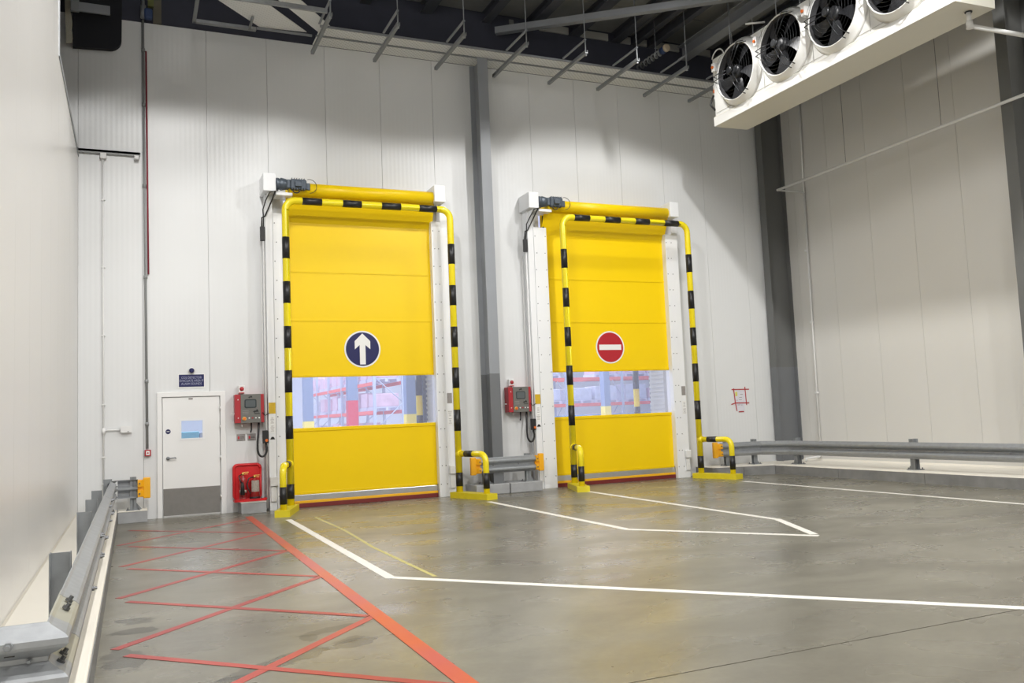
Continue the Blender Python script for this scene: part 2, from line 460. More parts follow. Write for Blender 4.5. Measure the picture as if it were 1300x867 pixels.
# right wall
wr = struct('wall_right', MB().box(XR + 0.03, XR + 0.2, YB, 0.2, 0, WALL_T), M_seam)
ry = [0.0, -0.55] + [-0.55 - 1.13 * k for k in range(1, 21)]
for a, b in zip(ry, ry[1:]):
    if b < YB: b = YB
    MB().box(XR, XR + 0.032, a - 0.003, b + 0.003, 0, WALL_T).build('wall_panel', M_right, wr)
struct('wall_right_upper', MB().box(XR + 0.02, XR + 0.2, YB, 0.2, WALL_T, 10.3), M_dark)
struct('wall_rear', MB().box(-0.2, 15.7, YB - 0.2, YB, 0, 10.3), mat('rear_wall_grey', (0.28, 0.28, 0.28), 0.7))

# ceiling deck
ceil = struct('ceiling', MB().box(-3.2, 15.7, YB, 0.2, 10.22, 10.4), M_purlin)
for i in range(20):
    y1 = -0.03 - 1.2 * i
    MB().box(-3.1, 15.6, y1 - 1.17, y1, 10.17, 10.24).build('deck_sheet', M_deck, ceil)

# ledges
led = struct('trim_1', MB().box(0.0, 0.61, -20, 0.0, 0.0, 0.2, 0.012), M_cream)
MB().box(0.61, 0.618, -20, -0.45, 0.0, 0.185).build('ledge_face', M_conc2, led)
MB().prism([(0.0, 0.19), (0.012, 0.2), (0.0, 0.22)], 1, -20, 0.0).build('cove', M_cream, led)
led2 = struct('trim_2', MB().box(13.96, XR, -20, 0.0, 0.0, 0.2, 0.012), M_cream)
for i in range(9):
    MB().box(13.94, 13.97, -0.85 - 2.1 * i - 0.006, -0.85 - 2.1 * (i + 1) + 0.006, 0.0, 0.185).build('kerb_face', M_conc2, led2)
MB().prism([(XR, 0.19), (XR - 0.03, 0.2), (XR, 0.24)], 1, -20, 0.0).build('cove', M_cream, led2)

# kerb blocks by the back wall
k1 = thing('concrete_kerb', 'short grey concrete kerb block under the orange-capped rail end left of the white door', 'kerb', (0.85, -0.25, 0))
MB().box(0.622, 1.08, -0.46, -0.005, 0, 0.185, 0.006).build('kerb_block', M_conc, k1)
MB().box(0.622, 1.085, -0.465, -0.004, 0.187, 0.202, 0.004).build('kerb_top', M_cream, k1)
k2 = thing('concrete_kerb', 'grey concrete kerb between the two yellow roll doors, below the short rail', 'kerb', (7.8, -0.25, 0))
for a, b in ((6.99, 7.70), (7.72, 8.42)):
    MB().box(a, b, -0.62, -0.005, 0, 0.2, 0.015).build('kerb_block', M_conc, k2)
k3 = thing('concrete_kerb', 'grey concrete kerb along the back wall right of the right-hand roll door', 'kerb', (13, -0.4, 0))
MB().prism([(12.58, -0.005), (12.60, -0.62), (13.25, -0.84), (13.25, -0.005)], 2, 0, 0.19).build('kerb_block', M_conc2, k3)
MB().prism([(13.26, -0.005), (13.26, -0.845), (13.93, -1.08), (13.93, -0.005)], 2, 0, 0.19).build('kerb_block', M_conc2, k3)
MB().prism([(12.59, -0.006), (12.61, -0.60), (13.93, -1.05), (13.93, -0.006)], 2, 0.191, 0.202).build('kerb_top', M_cream, k3)

# ------------------------------------------------------------------ columns (I sections)
def ibeam_y(x, y_front, zt, name, label, zsplit):
    # web along Y: front flange faces the room
    t = thing(name, label, 'column', (x, y_front + 0.2, 0))
    for part, z0, z1, m in (('lower_column', 0.201, zsplit, M_col_low), ('upper_column', zsplit, zt, M_col_dark)):
        MB().box(x - 0.11, x + 0.11, y_front, y_front + 0.025, z0, z1).box(x - 0.008, x + 0.008, y_front + 0.025, -0.027, z0, z1)\
            .box(x - 0.11, x + 0.11, -0.027, -0.003, z0, z1).build(part, m, t)
    return t
ibeam_y(7.525, -0.49, 8.93, 'steel_column', 'tall grey steel column against the back wall between the two roll doors', 2.39)
def ibeam_x(y, x_front, zt, label, zsplit):
    t = thing('steel_column', label, 'column', (x_front + 0.3, y, 0.0))
    for part, z0, z1, m in (('lower_column', 0.2, zsplit, M_col_low), ('upper_column', zsplit, zt, M_col_dark2)):
        MB().box(x_front, x_front + 0.025, y - 0.11, y + 0.11, z0, z1).box(x_front + 0.025, XR - 0.028, y - 0.008, y + 0.008, z0, z1)\
            .box(XR - 0.028, XR - 0.003, y - 0.11, y + 0.11, z0, z1).build(part, m, t)
    return t
ibeam_x(-0.16, 14.86, 9.9, 'dark grey steel column in the right-hand corner of the hall', 2.42)
ibeam_x(-6.58, 14.90, 9.9, 'dark grey steel column on the right wall at the edge of the photo', 2.42)

# ------------------------------------------------------------------ crash rails (W-beam)
PROF = [(0.0, 0.0), (0.012, 0.012), (0.07, 0.045), (0.083, 0.06), (0.083, 0.085), (0.07, 0.1), (0.012, 0.135), (0.0, 0.145), (0.0, 0.165),
        (0.012, 0.175), (0.07, 0.21), (0.083, 0.225), (0.083, 0.25), (0.07, 0.265), (0.012, 0.298), (0.0, 0.31)]
def wbeam(path, side, z, name, parent, m=M_galv, th=0.006):
    # path: list of (x, y); side: +1 profile bulges to the left of travel, -1 to the right
    bm = bmesh.new(); P_ = [Vector((p[0], p[1])) for p in path]; N = []
    for i in range(len(P_)):
        ns = []
        if i > 0: d = (P_[i] - P_[i - 1]).normalized(); ns.append(Vector((-d.y, d.x)) * side)
        if i < len(P_) - 1: d = (P_[i + 1] - P_[i]).normalized(); ns.append(Vector((-d.y, d.x)) * side)
        n = sum(ns, Vector((0, 0)))
        n.normalize(); k = 1.0 / max(0.3, n.dot(ns[0])); N.append(n * k)
    outer = [(d, h) for d, h in PROF]; inner = [(d - th, h) for d, h in reversed(PROF)]
    loop = outer + inner
    rings = [[bm.verts.new((p.x + n.x * d, p.y + n.y * d, z + h)) for d, h in loop] for p, n in zip(P_, N)]
    L = len(loop)
    for a, b in zip(rings, rings[1:]):
        for k in range(L): bm.faces.new((a[k], a[(k + 1) % L], b[(k + 1) % L], b[k]))
    bm.faces.new(rings[0][::-1]); bm.faces.new(rings[-1])
    bmesh.ops.recalc_face_normals(bm, faces=bm.faces[:])
    me = bpy.data.meshes.new(name); bm.to_mesh(me); bm.free(); me.materials.append(m)
    return link(name, me, parent)
def bolt(mb, p, n, r=0.016, h=0.02):
    mb.lathe([(r, 0), (r, h), (r * 0.6, h), (r * 0.55, h + 0.018)], p, n, 6, False)
def rail_post(x, y, along, z0, zt, parent, w=0.13, m=M_galv_d, gusset=True):
    # channel post with a base plate; along 'x' or 'y' = rail direction
    t = 0.008
    mb = MB()
    if along == 'y':
        mb.box(x - w / 2, x + w / 2, y - t / 2, y + t / 2, z0, zt).box(x + w / 2 - t, x + w / 2, y - 0.05, y + 0.05, z0, zt).box(x - w / 2, x - w / 2 + t, y - 0.05, y + 0.05, z0, zt)
    else:
        mb.box(x - t / 2, x + t / 2, y - w / 2, y + w / 2, z0, zt).box(x - 0.05, x + 0.05, y - w / 2, y - w / 2 + t, z0, zt).box(x - 0.05, x + 0.05, y + w / 2 - t, y + w / 2, z0, zt)
    p = mb.build('post', m, parent)
    b = MB().box(x - 0.11, x + 0.11, y - 0.11, y + 0.11, z0, z0 + 0.012)
    if gusset:
        if along == 'y': b.prism([(y + 0.05, z0 + 0.01), (y + 0.16, z0 + 0.01), (y + 0.05, z0 + 0.15)], 0, x - 0.004, x + 0.004)
        else: b.prism([(x + 0.05, z0 + 0.01), (x + 0.14, z0 + 0.01), (x + 0.05, z0 + 0.12)], 1, y - 0.004, y + 0.004)
    b.build('base_plate', m, p)
    bo = MB()
    for sx in (-1, 1):
        for sy in (-1, 1): bolt(bo, (x + sx * 0.085, y + sy * 0.085, z0 + 0.012), (0, 0, 1), 0.013, 0.014)
    bo.build('bolt', M_bolt, p)
    return p
def end_cap(x, y, dx, z, parent, depth=0.0):
    # orange plastic end piece on a rail that runs along X; dx = +1/-1 away from the rail; two lugs and a backing plate
    mb = MB()
    mb.prism([(x, y - 0.10), (x + dx * 0.05, y - 0.09), (x + dx * 0.09, y - 0.04), (x + dx * 0.15, y - 0.035), (x + dx * 0.15, y + 0.02), (x, y + 0.02)], 2, z + 0.185, z + 0.29)
    mb.prism([(x, y - 0.10), (x + dx * 0.05, y - 0.09), (x + dx * 0.09, y - 0.04), (x + dx * 0.15, y - 0.035), (x + dx * 0.15, y + 0.02), (x, y + 0.02)], 2, z + 0.02, z + 0.125)
    mb.box(min(x, x + dx * 0.09), max(x, x + dx * 0.09), y - 0.03, y + 0.015, z + 0.01, z + 0.30)
    mb.box(min(x + dx * 0.085, x + dx * 0.20), max(x + dx * 0.085, x + dx * 0.20), y - 0.045, y + 0.03, z - 0.015, z + 0.335, 0.015)
    c = mb.build('end_cap', M_orange, parent); c['label'] = 'orange plastic end cap'
    bo = MB()
    for zz in (0.07, 0.24): bolt(bo, (x + dx * 0.03, y - 0.094, z + zz), (0, -1, 0), 0.014, 0.012)
    bo.build('bolt', M_bolt, c)

RZ = 0.41
# left rail (travelling from the back-wall stub round the corner and towards the camera)
rl = thing('crash_rail', 'galvanised W-shaped crash rail running beside the left cream wall, orange cap at its far end', 'crash rail', (0.5, -6, 0.2))
xl = 0.50
wbeam([(0.93, -0.40), (0.62, -0.40)], -1, RZ, 'rail_end', rl)
wbeam([(0.62, -0.40), (0.52, -0.50)], -1, RZ, 'rail_corner', rl)
def lx(y): return 0.515 + (y + 0.5) * 0.001
wbeam([(0.52, -0.50), (lx(-4.0), -4.0)], 1, RZ, 'rail_beam', rl)
wbeam([(lx(-3.88), -3.88), (lx(-8.2), -8.2)], 1, RZ - 0.001, 'rail_beam', rl)
wbeam([(lx(-8.08), -8.08), (lx(-11.5), -11.5)], 1, RZ, 'rail_beam', rl)
wbeam([(0.03, -12.2), (lx(-12.2), -12.2), (lx(-12.05), -12.05)], -1, RZ, 'rail_beam', rl)
pl = wbeam([(lx(-12.05), -12.05), (lx(-11.35), -11.35)], -1, RZ - 0.002, 'joint_plate', rl, M_galv_y, 0.01); pl['label'] = 'yellowish primed joint piece'
end_cap(0.93, -0.40, 1, RZ, rl)
for y in (-3.3, -5.0, -6.75, -9.95): rail_post(0.40, y, 'y', 0.2, 0.745, rl)
rail_post(0.86, -0.32, 'x', 0.2, 0.76, rl, 0.09)
rail_post(0.47, -0.42, 'y', 0.2, 0.75, rl)
bo = MB()
for y in (-0.95, -3.9, -4.05, -5.0, -8.1, -8.25):
    bolt(bo, (lx(y) + 0.082, y, RZ + 0.24), (1, 0, 0), 0.018, 0.014)
    bolt(bo, (lx(y) + 0.082, y, RZ + 0.07), (1, 0, 0), 0.018, 0.014)
for y in (-6.75, -6.85, -9.9):
    bolt(bo, (lx(y) + 0.082, y, RZ + 0.07), (1, 0, 0), 0.018, 0.014)
for y in (-11.6, -11.8):
    bolt(bo, (lx(y) + 0.04, y, RZ + 0.285), (0.6, 0, 0.8), 0.02, 0.014)
for y in (-11.98, -12.13):
    bolt(bo, (lx(y) + 0.04, y, RZ + 0.115), (0.6, 0, 0.8), 0.02, 0.014)
bo.build('bolt', M_bolt, rl)
# front leg of the left rail, turning towards the left wall
rail_post(0.14, -12.12, 'x', 0.2, 0.70, rl, 0.09)
bo = MB()
bolt(bo, (0.36, -12.284, RZ + 0.24), (0, -1, 0), 0.02, 0.014)
bolt(bo, (0.36, -12.284, RZ + 0.07), (0, -1, 0), 0.02, 0.014)
bolt(bo, (0.43, -12.205, RZ + 0.155), (0, -1, 0), 0.012, 0.008)
bo.build('bolt', M_galv_d, rl)
MB().box(0.34, 0.38, -12.24, -12.231, RZ + 0.187, RZ + 0.197).build('slot', M_blk, rl)

# centre rail
rc = thing('crash_rail', 'short galvanised crash rail between the two yellow roll doors, orange caps at both ends', 'crash rail', (7.8, -0.3, 0.2))
wbeam([(7.12, -0.50), (8.31, -0.50)], -1, RZ, 'rail_beam', rc)
end_cap(8.31, -0.50, 1, RZ, rc); end_cap(7.12, -0.50, -1, RZ, rc)
rail_post(8.18, -0.44, 'x', 0.2, 0.76, rc, 0.09)
rail_post(7.25, -0.44, 'x', 0.2, 0.76, rc, 0.09)
bo = MB()
for x in (7.4, 7.95): bolt(bo, (x, -0.508, RZ + 0.155), (0, -1, 0), 0.012, 0.008)
bo.build('bolt', M_bolt, rc)

# right rail
rr_ = thing('crash_rail', 'long galvanised crash rail along the right wall with a stub on the back wall', 'crash rail', (14.1, -6, 0.2))
path = [(12.95, -0.45), (13.95, -0.62), (14.25, -1.25), (14.25, -5.2)]
wbeam(path, -1, RZ, 'rail_beam', rr_)
for a in (-5.2, -9.4, -13.6): wbeam([(14.252, a + 0.12), (14.252, a - 4.2)], -1, RZ, 'rail_beam', rr_)
wbeam([(13.80, -0.598), (13.947, -0.624), (14.248, -1.256), (14.248, -1.6)], -1, RZ, 'corner_sleeve', rr_, M_galv, 0.012)
end_cap(12.95, -0.45, -1, RZ, rr_)
rail_post(13.15, -0.40, 'x', 0.2, 0.77, rr_, 0.09)
rail_post(13.85, -0.50, 'x', 0.2, 0.77, rr_, 0.09)
for y in (-1.35, -4.5, -7.65, -10.8): rail_post(14.35, y, 'y', 0.2, 0.78, rr_)
bo = MB()
for y in (-1.7, -3.0, -5.25, -4.5, -6.55, -8.2): bolt(bo, (14.247, y, RZ + 0.155), (-1, 0, 0), 0.02, 0.01)
bo.build('bolt', M_galv, rr_)

# ================================================================== ROLL DOORS
def roll_door(x0, x1, label, sign):
    # x0, x1: visible curtain edges
    t = thing('roll_door', label, 'roll door', ((x0 + x1) / 2, -0.1, 0))
    yc = -0.12
    def curtain(z0, z1, hem=True, name='curtain_panel', top_slope=False, bead=None):
        mb = MB()
        if top_slope:
            zt = 5.35
            mb.prism([(yc - 0.006, z0), (yc + 0.006, z0), (yc + 0.006, zt), (yc - 0.20, z1), (yc - 0.212, z1), (yc - 0.006, zt)], 0, x0 - 0.06, x1 + 0.06)
        else: mb.box(x0 - 0.06, x1 + 0.06, yc - 0.006, yc + 0.006, z0, z1)
        if hem:   # sewn pocket at the lower edge
            mb.box(x0 - 0.05, x1 + 0.05, yc - 0.016, yc - 0.005, z0 + 0.012, z0 + 0.055, 0.004)
        return mb.build(name, M_pvc, t)
    p1 = curtain(4.38, 5.82, True, top_slope=True)
    p2 = curtain(3.45, 4.38)
    p3 = curtain(2.405, 3.45)
    p4 = curtain(0.232, 1.40)
    MB().box(x0 - 0.06, x1 + 0.06, yc - 0.02, yc + 0.012, 1.395, 1.462, 0.008).build('window_pocket', M_pvc, t)
    wp = MB().box(x0 - 0.05, x1 + 0.05, yc - 0.002, yc + 0.002, 1.45, 2.41).build('window_pane', M_clear, t)
    wp['label'] = 'clear plastic window strip'
    MB().box(x0, x1, yc - 0.035, yc + 0.035, 0.125, 0.236, 0.01).build('bottom_bar', M_alu, t)
    MB().box(x0 - 0.01, x1 + 0.01, yc - 0.04, yc + 0.03, 0.078, 0.128, 0.008).build('edge_strip', M_yelstrip, t)
    MB().box(x0 - 0.03, x1 + 0.03, yc - 0.045, yc + 0.035, 0.0, 0.08, 0.006).build('floor_seal', M_maroon, t)
    for xe in (x0 - 0.02, x1 + 0.02): MB().box(xe - 0.02, xe + 0.02, yc - 0.05, yc + 0.03, 0.0, 0.26).build('seal_end', M_rubber, t)
    # hood behind roller
    MB().box(x0 - 0.02, x1 + 0.02, -0.05, -0.025, 5.4, 6.0).build('back_plate', M_pvc_d, t)
    MB().lathe([(0.06, -0.02), (0.125, 0.0), (0.125, x1 - x0 + 0.02), (0.06, x1 - x0 + 0.04)], (x0, -0.35, 5.935), (1, 0, 0), 32).build('roller', M_pvc, t)
    # side columns and guides
    for s, xg in ((-1, x0), (1, x1)):
        a, b = (xg - 0.30, xg + 0.0) if s < 0 else (xg, xg + 0.19)
        zt = 5.48
        c = MB().box(a, b, -0.27, -0.005, 0.0, zt, 0.004).build('side_guide', M_white, t)
        bo = MB(); k = 0
        zz = 0.25
        while zz < zt - 0.05:
            for xx in ((a + 0.03, b - 0.03) if k % 2 == 0 else (a + 0.06, b - 0.05)):
                bo.lathe([(0.011, 0), (0.008, 0.008)], (xx if k % 2 == 0 else xx, -0.27, zz), (0, -1, 0), 8)
            zz += 0.36; k += 1
        bo.build('rivet', M_bolt, c)
        if s < 0: ca, cb = a - 0.135, a - 0.004
        else: ca, cb = b + 0.004, b + 0.145
        col = MB().box(ca, cb, -0.26, -0.005, 0.0, 5.83, 0.004).build('side_column', M_white, t)
        # label plates on the outer column
        cm = (ca + cb) / 2
        y_ = -0.262
        if s < 0:
            MB().box(cm - 0.06, cm + 0.06, y_ - 0.004, y_, 1.75, 1.95).build('warning_label', M_ylabel, col)['label'] = 'yellow warning label'
        else:
            MB().box(cm - 0.05, cm + 0.05, y_ - 0.004, y_, 1.83, 2.03).build('sensor_window', M_plate, col)['label'] = 'dark sensor window'
        lab = MB().box(cm - 0.055, cm + 0.055, y_ - 0.003, y_, 1.40, 1.70).build('rating_label', M_signwhite, col)
        ln = MB()
        for q in range(9):
            ww = random.uniform(0.02, 0.042)
            if q == 4: continue
            ln.box(cm - ww, cm + ww, y_ - 0.005, y_ - 0.003, 1.43 + q * 0.029, 1.438 + q * 0.029)
        ln.build('print_lines', M_plate, col)
        if s < 0: MB().prism([(cm - 0.045, 1.28), (cm + 0.045, 1.28), (cm + 0.02, 1.325), (cm - 0.015, 1.33)], 1, y_ - 0.004, y_).build('logo_mark', M_blk, col)
        # photocell box low on the column
        MB().box(cm - 0.065, cm + 0.075, -0.33, -0.262, 0.44, 0.60, 0.008).box(cm - 0.05, cm + 0.05, -0.295, -0.262, 0.16, 0.43, 0.01).build('sensor_box', M_white2, col)
        # end housing at the top
        if s < 0: ha, hb = ca - 0.06, ca + 0.17
        else: ha, hb = xg + 0.01, xg + 0.24
        MB().box(ha, hb, -0.52, -0.005, 5.83, 6.17, 0.012).build('end_housing', M_white, t)
        if s < 0:
            MB().prism([(-0.5, 5.80), (-0.01, 5.80), (-0.01, 5.30), (-0.27, 5.42)], 0, ca + 0.02, ca + 0.034).build('bracket_plate', M_white, t)
            MB().box(hb, hb + 0.30, -0.50, -0.16, 5.77, 5.825, 0.003).build('motor_shelf', M_white, t)
            MB().box(x0 - 0.05, x0 - 0.01, -0.2, -0.19, 5.46, 5.75).build('edge_plate', M_rubber, t)
            mx = hb
            mo = MB().lathe([(0.10, 0.0), (0.115, 0.02), (0.115, 0.05), (0.10, 0.07), (0.12, 0.10), (0.10, 0.2), (0.065, 0.23)], (mx, -0.44, 5.99), (1, 0, 0), 20).build('gearbox', M_motor, t)
            m2 = MB().box(mx + 0.2, mx + 0.26, -0.53, -0.35, 5.91, 6.07, 0.01).box(mx + 0.26, mx + 0.56, -0.55, -0.33, 5.885, 6.085, 0.03).box(mx + 0.56, mx + 0.63, -0.50, -0.38, 5.9, 6.03, 0.01)\
                .box(mx + 0.34, mx + 0.46, -0.6, -0.54, 5.93, 6.03, 0.01)
            for q in range(6): m2.box(mx + 0.28 + q * 0.045, mx + 0.292 + q * 0.045, -0.56, -0.32, 5.875, 6.095)
            m2.build('motor', M_motor, t)
            cx = mx + 0.62
            MB().tube(arc((cx, -0.5, 5.97), 0.13, PI / 2 + 0.3, -PI / 2, 14, (0, 2)), 0.006, 6).build('cable', M_rubber, t)
            MB().tube(arc((mx + 0.36, -0.56, 5.88), 0.07, -PI, 0.2, 10, (0, 2)), 0.011, 6).build('cable', M_rubber, t)
            # cables looping down the outer column
            MB().tube([(mx + 0.02, -0.53, 5.88), (ca + 0.2, -0.53, 5.84), (ca + 0.05, -0.53, 5.80), (ca - 0.01, -0.45, 5.66), (ca - 0.045, -0.32, 5.52), (ca - 0.03, -0.27, 5.38), (ca - 0.03, -0.22, 5.2)], 0.012, 6).build('cable', M_rubber, t)
            MB().tube([(mx + 0.0, -0.50, 5.86), (ca + 0.12, -0.42, 5.72), (ca + 0.06, -0.34, 5.56), (ca - 0.01, -0.29, 5.40), (ca - 0.06, -0.27, 5.38), (ca - 0.06, -0.22, 5.2)], 0.014, 6).build('cable', M_rubber, t)
            MB().box(ca - 0.09, ca - 0.006, -0.25, -0.19, 4.95, 5.22, 0.008).build('cable_gland', M_rubber, t)
            MB().tube([(ca - 0.035, -0.22, 4.96), (ca - 0.035, -0.22, 0.05)], 0.016, 8).build('conduit', M_white2, t)
            MB().tube([(ca - 0.05, -0.03, 4.9), (ca - 0.05, -0.03, 0.1)], 0.014, 8).build('conduit', M_white2, t)
            # isolator
            MB().box(ca - 0.11, ca - 0.01, -0.30, -0.22, 1.22, 1.45, 0.008).build('isolator', M_rubber, t)['label'] = 'black isolator switch'
            MB().lathe([(0.028, 0), (0.024, 0.02)], (ca - 0.045, -0.30, 1.27), (0, -1, 0), 12).build('isolator_knob', M_btn_o, t)
            MB().tube([(ca - 0.1, -0.24, 1.78), (ca - 0.06, -0.27, 1.72), (ca + 0.01, -0.28, 1.76)], 0.008, 6).build('cable', M_rubber, t)
    # sign on the third panel
    xs = sign[1]; zs = 2.93; ys_ = yc - 0.008
    MB().lathe([(0.355, 0), (0.355, 0.004)], (xs, ys_, zs), (0, -1, 0), 64).build('sign_rim', M_signwhite, p3)
    if sign[0] == 'arrow':
        MB().lathe([(0.325, 0.004), (0.325, 0.007)], (xs, ys_, zs), (0, -1, 0), 64).build('sign_disc', M_navy, p3)['label'] = 'navy blue disc'
        k = 0.33
        pts = [(0, 0.92), (0.46, 0.47), (0.46, -0.01), (0.17, 0.24), (0.17, -0.90), (-0.17, -0.90), (-0.17, 0.24), (-0.46, -0.01), (-0.46, 0.47)]
        mb = MB(); mb.prism([(xs + a * k, zs + b * k) for a, b in pts], 1, ys_ - 0.010, ys_ - 0.007)
        mb.build('sign_arrow', M_signwhite, p3)['label'] = 'white upward arrow'
    else:
        MB().lathe([(0.325, 0.004), (0.325, 0.007)], (xs, ys_, zs), (0, -1, 0), 64).build('sign_disc', M_signred, p3)['label'] = 'red disc'
        MB().box(xs - 0.275, xs + 0.275, ys_ - 0.010, ys_ - 0.007, zs - 0.058, zs + 0.058).build('sign_bar', M_signwhite, p3)['label'] = 'white horizontal bar'
    return t
roll_door(3.56, 6.36, 'yellow roll door with a white arrow on a blue disc, left of the two', ('arrow', 4.93))
roll_door(8.93, 11.92, 'yellow roll door with a red and white no-entry disc, right of the two', ('noentry', 10.43))

# ================================================================== GOAL-POST GUARDS
def goal(x0, x1, label, tops):
    t = thing('door_guard', label, 'guard frame', ((x0 + x1) / 2, -0.6, 0))
    y = -0.65; r = 0.065; R = 0.19; zt = 5.64
    pts = [(x0, y, 0.05), (x0, y, zt - R)] + arc((x0 + R, y, zt - R), R, PI, PI / 2, 8, (0, 2)) + [(x1 - R, y, zt)] + arc((x1 - R, y, zt - R), R, PI / 2, 0, 8, (0, 2)) + [(x1, y, 0.05)]
    MB().tube(pts, r, 20).build('frame_tube', M_yel, t)
    zb = [(1.28, 1.69), (2.11, 2.51), (2.91, 3.31), (3.73, 4.13), (4.55, 4.95), (0.22, 0.48)]
    for x in (x0, x1):
        for a, b in zb: MB().tube([(x, y, a), (x, y, b)], r + 0.003, 20).build('black_band', M_blk, t)
    for a, b in tops: MB().tube([(a, y, zt), (b, y, zt)], r + 0.003, 20).build('black_band', M_blk, t)
    for s, x in ((-1, x0), (1, x1)):
        d = Vector((s * 0.25, -0.78, 0)); L = d.length; u = d.normalized()
        ox, oy = x + d.x, y + d.y; zl = 0.84; rl_ = 0.058; Rl = 0.15
        P0 = Vector((x, y, zl))
        c = Vector((ox, oy, zl - Rl)) - u * Rl
        pp = [P0, P0 + u * (L - Rl)]
        for i in range(1, 9):
            a = PI / 2 * i / 8
            pp.append(c + u * Rl * math.sin(a) + Vector((0, 0, Rl * math.cos(a))))
        pp.append(Vector((ox, oy, 0.05)))
        MB().tube(pp, rl_, 18).build('side_loop', M_yel, t)
        MB().tube([(ox, oy, 0.20), (ox, oy, 0.49)], rl_ + 0.003, 18).build('black_band', M_blk, t)
        MB().tube([P0 + u * 0.22, P0 + u * 0.46], rl_ + 0.003, 18).build('black_band', M_blk, t)
        MB().tube([P0 - u * 0.02, P0 + u * 0.09], rl_ + 0.01, 18).build('collar', M_yel, t)
        n = Vector((-u.y, u.x, 0))
        a0 = Vector((x, y, 0)) - u * 0.15; a1 = Vector((ox, oy, 0)) + u * 0.15; hw = 0.125
        q = [a0 + n * hw, a1 + n * hw, a1 - n * hw, a0 - n * hw]
        MB().prism([(v.x, v.y) for v in q], 2, 0.0, 0.11).build('base_block', M_yelbase, t)
    return t
goal(3.43, 6.63, 'yellow and black striped pipe guard frame in front of the left roll door', [(3.74, 4.10), (4.49, 4.85), (5.24, 5.62), (5.99, 6.35)])
goal(9.13, 12.26, 'yellow and black striped pipe guard frame in front of the right roll door', [(9.40, 9.77), (10.14, 10.52), (10.90, 11.26), (11.65, 12.02)])

# ================================================================== PERSONNEL DOOR
dr = bpy.data.objects.new('door_1', None); C.objects.link(dr); dr.location = (1.82, 0, 0); dr['kind'] = 'structure'
fr = MB().box(1.25, 1.33, -0.035, 0.12, 0, 2.19, 0.004).box(2.31, 2.40, -0.035, 0.12, 0, 2.19, 0.004).box(1.25, 2.40, -0.036, 0.12, 2.11, 2.195, 0.004).build('door_frame', M_door, dr)
lf = MB()
wx0, wx1, wz0, wz1 = 1.65, 2.005, 1.37, 1.68
lf.box(1.342, wx0, -0.012, 0.035, 0.02, 2.10).box(wx1, 2.298, -0.012, 0.035, 0.02, 2.10).box(wx0, wx1, -0.012, 0.035, 0.02, wz0).box(wx0, wx1, -0.012, 0.035, wz1, 2.10)
leaf = lf.build('door_leaf', M_door, dr)
MB().box(wx0 - 0.03, wx1 + 0.03, -0.018, -0.011, wz0 - 0.03, wz0).box(wx0 - 0.03, wx1 + 0.03, -0.018, -0.011, wz1, wz1 + 0.03).box(wx0 - 0.03, wx0, -0.018, -0.011, wz0, wz1).box(wx1, wx1 + 0.03, -0.018, -0.011, wz0, wz1).build('window_frame', M_white, leaf)
MB().box(wx0, wx1, 0.008, 0.014, wz0, wz1).build('pane', M_glass, leaf)
MB().box(1.345, 2.295, -0.016, -0.011, 0.03, 0.50).build('kick_plate', M_kick, leaf)['label'] = 'grey kick plate'
MB().box(1.325, 1.37, 0.036, 0.06, 0, 2.11).box(2.27, 2.315, 0.036, 0.06, 0, 2.11).box(1.325, 2.315, 0.036, 0.06, 2.07, 2.12).build('door_light_stop', M_door, dr)  # stop added behind the leaf to block light leaking through the gap
MB().box(1.345, 2.295, -0.022, 0.06, 0.0, 0.022).build('threshold', M_alu, dr)
hd = MB().lathe([(0.032, 0), (0.032, 0.012), (0.012, 0.012), (0.011, 0.05)], (1.425, -0.012, 1.03), (0, -1, 0), 20)
hd.tube([(1.425, -0.06, 1.03), (1.50, -0.065, 1.035), (1.545, -0.065, 1.04), (1.555, -0.062, 1.02)], 0.011, 10)
hd.build('door_handle', M_galv_d, leaf)['label'] = 'steel lever handle'
sg = MB().lathe([(0.042, 0), (0.042, 0.003)], (1.43, -0.012, 1.50), (0, -1, 0), 32).build('sign_disc', M_navy, leaf); sg['label'] = 'small blue round sign'
MB().box(1.405, 1.455, -0.0165, -0.0155, 1.497, 1.507).build('sign_line', M_signwhite, leaf)
MB().box(1.775, 1.845, -0.015, -0.011, 2.055, 2.085).build('maker_plate', M_plate, leaf)
hg = MB()
for z in (0.3, 1.0, 1.55, 1.88): hg.tube([(2.305, -0.04, z - 0.045), (2.305, -0.04, z + 0.045)], 0.010, 8)
hg.build('hinge', M_alu, dr)

# sign above the door
sb = thing('warning_sign', 'dark blue rectangular sign with white words above the white personnel door', 'sign', (1.83, -0.01, 2.4))
MB().box(1.60, 2.055, -0.008, -0.001, 2.265, 2.515).build('sign_edge', M_signwhite, sb)
MB().box(1.615, 2.04, -0.011, -0.007, 2.285, 2.505).build('sign_board', M_navy, sb)
text_mesh('lettering', 'CO2 DETECTOR\nEVACUATE AREA IF\nALARM SOUNDS', 0.058, (1.828, -0.0115, 2.393), mat('sign_letters', (0.38, 0.39, 0.5), 0.5), sb, 0.0005, sx=0.80)
al = thing('alarm_sounder', 'small round dark blue alarm sounder on the blue sign', 'alarm', (1.83, -0.03, 2.56))
MB().lathe([(0.055, 0), (0.055, 0.03), (0.048, 0.045)], (1.83, -0.001, 2.575), (0, -1, 0), 28).build('sounder_base', M_white2, al)
MB().lathe([(0.045, 0.045), (0.043, 0.07), (0.025, 0.085)], (1.83, -0.001, 2.575), (0, -1, 0), 28).build('sounder_dome', M_navy, al)

